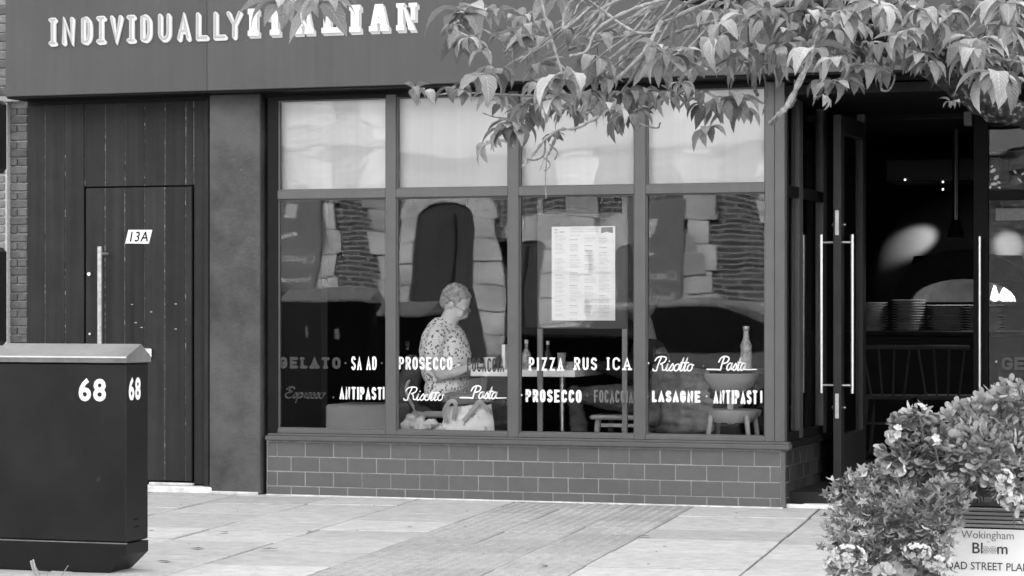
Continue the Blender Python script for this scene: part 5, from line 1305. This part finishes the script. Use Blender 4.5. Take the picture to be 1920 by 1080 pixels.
for px, py, sz_, tone in ROS:
    d = rt_.uniform(8.6, 9.4) if tone == 1 else rt_.uniform(9.0, 9.9); c = PT(px, py, d)
    nl = rt_.choice([6, 7, 8, 9, 10]) if sz_ > 50 else rt_.choice([4, 5, 6]); a0 = rt_.uniform(0, 6.28); tilt = Matrix.Rotation(rt_.uniform(-.35, .35), 4, 'X') @ Matrix.Rotation(rt_.uniform(-.35, .35), 4, 'Y')
    for k in range(nl):
        mi = tone if rt_.random() < .7 else rt_.choice([0, 1, 2]); me = LM[mi*6+rt_.randrange(6)][0]
        L_ = sz_*rt_.choice([rt_.uniform(.82, 1.12), rt_.uniform(.82, 1.12), rt_.uniform(.5, .8)])/FPX*d
        M = Matrix.Translation(c) @ tilt @ Matrix.Rotation(a0+k*2*math.pi/nl+rt_.uniform(-.35, .35), 4, 'Z') @ Matrix.Rotation(rt_.uniform(-.25, .5), 4, 'Y') @ Matrix.Scale(L_, 4) @ Matrix.Translation((.05, 0, 0))
        LV.append((L_/d*(1 if -20 < px < 1940 and py > -25 else .2), me, M))
LV.sort(key=lambda t: -t[0])
for _, me, M in LV[:300]:
    o = bpy.data.objects.new('leaf', me); COL.objects.link(o); o.parent = TR; o.matrix_local = M
def joined(items, name, parent):
    vs, fs, mi, mats = [], [], [], []; uvs = []
    for me, M in items:
        mt = me.materials[0]
        if mt not in mats: mats.append(mt)
        n = len(vs); vs += [tuple(M @ v.co) for v in me.vertices]; fs += [[i+n for i in p.vertices] for p in me.polygons]; mi += [mats.index(mt)]*len(me.polygons)
        if me.uv_layers:
            b_ = [0.0]*(2*len(me.loops)); me.uv_layers[0].data.foreach_get('uv', b_); uvs += b_
    m = bpy.data.meshes.new(name); m.from_pydata(vs, [], fs)
    if len(uvs) == 2*len(m.loops): m.uv_layers.new(name='UVMap').data.foreach_set('uv', uvs)
    for q in mats: m.materials.append(q)
    m.polygons.foreach_set('material_index', mi); m.polygons.foreach_set('use_smooth', [True]*len(fs)); o = mobj(name, m, parent); o['kind'] = 'stuff'; return o
joined([(me, M) for _, me, M in LV[300:]], 'foliage', TR)

# ================================================================ PLANTER
PD = 9.5; pc = dp(1855, 952, PD); PYF = pc.y; SPX = FPX/PD
PLN = thing('planter', 'pale grooved rectangular planter crowded with flowers at the bottom right', 'planter')
X0, X1 = at(1640, 952, PYF).x, at(2090, 952, PYF).x; zr0 = pc.z
mpl = mat('planter_plastic', .30, .6, .1, 6)
MB().box(X0+.03, X1-.03, PYF+.03, PYF+.47, .0, zr0-.08, .006).build('box', mpl, PLN)
for k in range(5):
    z1 = az(953+k*7.6, 1850, PYF); MB().box(X0, X1, PYF-.001*k, PYF+.50, z1-.0115, z1, .0025).build('rim_band', mpl, PLN)
MB().box(X0+.01, X1-.01, PYF+.01, PYF+.49, zr0-.09, zr0-.005).build('rim_core', M_black, PLN)
MB().box(X0+.02, X1-.02, PYF+.02, PYF+.48, zr0-.0045, zr0+.004).build('soil', mat('soil', .02, .95, .4, 30, 1, 60), PLN)
SG = node('sign_board', PLN); YSG = PYF-.012
a = at(1745, 989, YSG); b = at(1968, 1099, YSG); MB().box(a.x, b.x, YSG-.006, YSG+.004, b.z, a.z, .002).build('board', mat('sign_board_white', .90, .4, .02, 3), SG)
M_txt = mat('sign_text', .06, .5, .1, 9); M_txt2 = mat('sign_text_pale', .42, .5, .1, 9)
def stext(t, px, py, hpx, m, b_=0, sx=1):
    q = at(px, py, YSG-.0065); me = text_mesh(t, hpx/SPX/.73, m, 'lettering', .0004, 'CENTER', b_, sx); mobj('lettering', me, SG, (q.x, YSG-.0068, q.z))
stext('Wokingham', 1852, 1010, 15, mat('sign_text_mid', .22), 0, .98)
stext('in', 1853, 1018, 5, M_txt2)
stext('Bl   m', 1856, 1038, 21, M_txt, .0006)
mb = MB()
for cx_ in (1848.5, 1862):
    q = at(cx_, 1031, YSG-.0065)
    for t in range(6):
        an = t*math.pi/3; mb.tube([(q.x+.0085*math.cos(an)+.0055*math.cos(u), YSG-.0068-.0002*t, q.z+.0085*math.sin(an)+.0055*math.sin(u)) for u in [i*math.pi/4 for i in range(9)]], .0012, 5)
mb.build('flower_emblem', M_txt2, SG)
stext('BROAD STREET PLANTER', 1857, 1069, 15, M_txt, .0002, .90)
# plants: every plant a thing, its large leaves parts, the rest one mass
rp_ = random.Random(31)
M_pl = [mat('plant_leaf_dark', .16, .5, .2, 40, .3, 90, trans=.2), mat('plant_leaf', .28, .5, .2, 40, .3, 90, trans=.2), mat('plant_leaf_pale', .46, .5, .15, 40, .3, 90, trans=.2)]
M_vein = mat('variegated_leaf', .42, .5, .25, 14, .3, 90, trans=.15); M_pet = mat('white_petal', .50, .6, .08, 30, trans=.2); M_pet2 = mat('grey_petal', .34, .6, .25, 30, trans=.2)
def flat_leaf(outline, m, cup=.12, name='leaf'):
    n = len(outline); vs = [(0.45, 0, .0)]+[(x, y, cup*(y*y*2.5+(x-.5)**2)) for x, y in outline]; fs = [[0, i+1, (i+1) % n+1] for i in range(n)]
    vs.append((-.5, 0, -.12)); vs.append((-.5, .03, -.12)); k = len(vs); fs.append([k-2, k-1, 1])
    me = bpy.data.meshes.new(name); me.from_pydata(vs, [], fs); me.materials.append(m); me.polygons.foreach_set('use_smooth', [True]*len(fs)); return me
def ivy_out():
    o = []
    for k in range(25):
        t = math.pi*2*k/25; r_ = .42+.16*math.cos(5*t)+.05*math.cos(15*t); o.append((.42+r_*math.cos(t), r_*math.sin(t)))
    return o
oval = [(.5-.5*math.cos(t), .27*math.sin(t)*(1-.25*math.cos(t))) for t in [math.pi*2*i/12 for i in range(12)]]
roundo = [(.5-.5*math.cos(t), .45*math.sin(t)) for t in [math.pi*2*i/12 for i in range(12)]]
ivl = [flat_leaf(ivy_out(), m, .25) for m in M_pl]; ovl = [flat_leaf(oval, m, .5) for m in (M_pl[1], M_pl[2], M_vein, M_vein)]; rdl = [flat_leaf(roundo, m, .35) for m in M_pl]
pet = flat_leaf([(.5-.5*math.cos(t), .40*math.sin(t)) for t in [math.pi*2*i/8 for i in range(8)]], M_pet, .3, 'petal')
pet2 = flat_leaf([(.5-.5*math.cos(t), .46*math.sin(t)) for t in [math.pi*2*i/8 for i in range(8)]], M_pet2, .3, 'petal')
def blob_pts(blobs, n):
    """points near the surface of a set of lumps (px, py, rx px, ry px, depth)"""
    out = []; tot = sum(b[2]*b[3] for b in blobs)
    for bx, by, rx, ry, d in blobs:
        c = dp(bx, by, d); k = int(n*rx*ry/tot)
        for i in range(k):
            v_ = Vector((rp_.gauss(0, 1), rp_.gauss(0, 1), rp_.gauss(0, 1))).normalized()
            if v_.y > .35: v_.y = -v_.y
            r_ = rp_.uniform(.62, 1.05); p = c+Vector((v_.x*rx/SPX*r_, v_.y*min(rx, ry)/SPX*.85*r_, v_.z*ry/SPX*r_)); out.append((p, v_))
    return out
def plant(name, label, cat, blobs, n, meshes, size, weights=None, extra=None, stems=True):
    t = thing(name, label, cat); its = []
    for p, v_ in blob_pts(blobs, n):
        if p.y > PYF-.0 and p.z < zr0+.005 and p.x > X0: continue
        L_ = size*rp_.choice([rp_.uniform(.4, .8), rp_.uniform(.7, 1.3), rp_.uniform(1.1, 1.6)]); me = rp_.choices(meshes, weights)[0]
        d_ = (v_+Vector((rp_.uniform(-.7, .7), rp_.uniform(-.9, .1), rp_.uniform(-.3, .8)))).normalized(); nrm = (v_*.6+Vector((0, -.4, .9))+Vector((rp_.uniform(-.6, .6), rp_.uniform(-.6, .6), 0))).normalized()
        y_ = nrm.cross(d_).normalized(); nrm = d_.cross(y_)
        M = Matrix((( d_.x, y_.x, nrm.x, p.x), (d_.y, y_.y, nrm.y, p.y), (d_.z, y_.z, nrm.z, p.z), (0, 0, 0, 1))) @ Matrix.Scale(L_, 4)
        its.append((L_ if (p-CAM).dot(Vector((VX, VY, 0))) < blobs[0][4] else L_*.4, me, M))
    its.sort(key=lambda q: -q[0])
    for _, me, M in its[:250]:
        o = bpy.data.objects.new('leaf', me); COL.objects.link(o); o.parent = t; o.matrix_local = M
    if its[250:]: joined([(me, M) for _, me, M in its[250:]], 'foliage', t)
    if stems:
        sm = MB()
        for i in range(34):
            b = rp_.choice(blobs); c = dp(b[0]+rp_.uniform(-1, 1)*b[2]*.8, b[1]+rp_.uniform(-1, 1)*b[3]*.8, b[4]); r0 = Vector((min(max(c.x, X0+.05), X1), PYF+.12+rp_.uniform(0, .2), zr0)); mid = (c+r0)/2+Vector((0, 0, .05)); sm.tube(crom([r0, mid, c], 3), .0025, 5)
        o = sm.build('stems', M_pl[0], t); o['kind'] = 'stuff'
    return t
plant('trailing_geranium', 'large trailing plant of lobed leaves spilling over the left end of the planter', 'plant',
      [(1680, 935, 85, 55, 9.35), (1640, 985, 88, 62, 9.25), (1620, 1050, 62, 60, 9.2), (1720, 985, 80, 62, 9.2), (1745, 1050, 40, 50, 9.2), (1600, 925, 40, 32, 9.3), (1690, 1060, 70, 50, 9.25), (1770, 940, 45, 40, 9.2), (1655, 895, 50, 25, 9.4), (1606, 893, 12, 8, 9.3), (1558, 940, 9, 16, 9.2), (1550, 1005, 8, 22, 9.15)], 2700, ivl, .029, [2, 4, 4])
plant('bushy_shrub', 'pale leaved bushy shrub standing tall at the right end of the planter', 'shrub',
      [(1860, 810, 78, 62, 9.4), (1900, 770, 55, 45, 9.35), (1830, 850, 62, 55, 9.3), (1900, 870, 70, 65, 9.3), (1800, 800, 42, 40, 9.45), (1882, 745, 16, 16, 9.4), (1950, 800, 60, 75, 9.4), (1950, 900, 60, 60, 9.4), (1890, 722, 9, 14, 9.35), (1842, 752, 14, 12, 9.35), (1798, 764, 10, 12, 9.4), (1868, 748, 10, 14, 9.3), (1915, 728, 12, 12, 9.3)], 2500, ovl, .032, [2, 4, 3, 2])
plant('begonia', 'round leaved begonia between the trailing plant and the tall shrub', 'plant',
      [(1720, 820, 45, 42, 9.35), (1705, 855, 48, 36, 9.3), (1760, 860, 50, 45, 9.3), (1725, 778, 20, 16, 9.3), (1690, 800, 18, 18, 9.3)], 800, rdl, .030, [2, 4, 4])
def head(px, py, d, rx, ry, n, me, size, label, name='flower_head', cat='flower'):
    t = thing(name, label, cat); c = dp(px, py, d); its = []
    for i in range(n):
        v_ = Vector((rp_.gauss(0, 1), -abs(rp_.gauss(0, 1)), rp_.gauss(0, 1))).normalized(); p = c+Vector((v_.x*rx/SPX, v_.y*rx/SPX, v_.z*ry/SPX))
        for k in range(5):
            a = k*1.2566+rp_.uniform(-.2, .2); u_ = v_.cross(Vector((0, 0, 1))).normalized(); w_ = v_.cross(u_); d_ = (u_*math.cos(a)+w_*math.sin(a)+v_*.35).normalized(); y_ = v_.cross(d_).normalized(); nn_ = d_.cross(y_)
            M = Matrix(((d_.x, y_.x, nn_.x, p.x), (d_.y, y_.y, nn_.y, p.y), (d_.z, y_.z, nn_.z, p.z), (0, 0, 0, 1))) @ Matrix.Scale(size*rp_.uniform(.8, 1.15), 4) @ Matrix.Translation((.05, 0, .0)); its.append((me, M))
    vs = joined(its, 'petals', t)
    MB().tube([(c.x, c.y+.012, c.z-.01), (c.x+.01, c.y+.06, c.z-.10)], .0028, 6).build('stalk', M_pl[0], t); return t
head(1592, 1043, 9.0, 30, 20, 40, pet, .012, 'white flower cluster lowest on the left side of the planter')
head(1560, 1062, 9.05, 14, 12, 14, pet, .012, 'small white flower cluster at the far left bottom of the trailing plant')
head(1719, 1034, 8.95, 24, 13, 28, pet, .012, 'white flower cluster left of the white sign, under the trailing leaves')
head(1758, 1056, 8.95, 24, 14, 28, pet, .012, 'white flower cluster beside the lower left corner of the white sign')
head(1884, 905, 8.95, 14, 22, 24, pet, .012, 'white flower cluster just above the grooved planter rim')
head(1893, 936, 8.95, 20, 14, 28, pet, .012, 'brightest white flower cluster touching the planter rim')
head(1920, 965, 8.95, 14, 14, 20, pet, .012, 'white flower cluster at the right edge over the sign')
head(1697, 1066, 8.95, 10, 8, 3, pet2, .030, 'grey petunia flower at the bottom edge, left of the sign', 'petunia')
head(1658, 1072, 8.95, 10, 7, 3, pet2, .028, 'grey petunia flower at the bottom edge, below the trailing leaves', 'petunia')
head(1722, 772, 9.1, 13, 10, 3, pet, .018, 'pale open bloom topmost on the begonia', 'begonia_bloom')
head(1683, 812, 9.1, 14, 18, 5, pet, .018, 'pale blooms at the left side of the begonia', 'begonia_bloom')
head(1750, 822, 9.05, 10, 8, 3, pet, .018, 'pale bloom in the middle of the begonia leaves', 'begonia_bloom')
head(1680, 880, 9.1, 12, 9, 4, pet, .018, 'pale bloom under the begonia, above the trailing leaves', 'begonia_bloom')
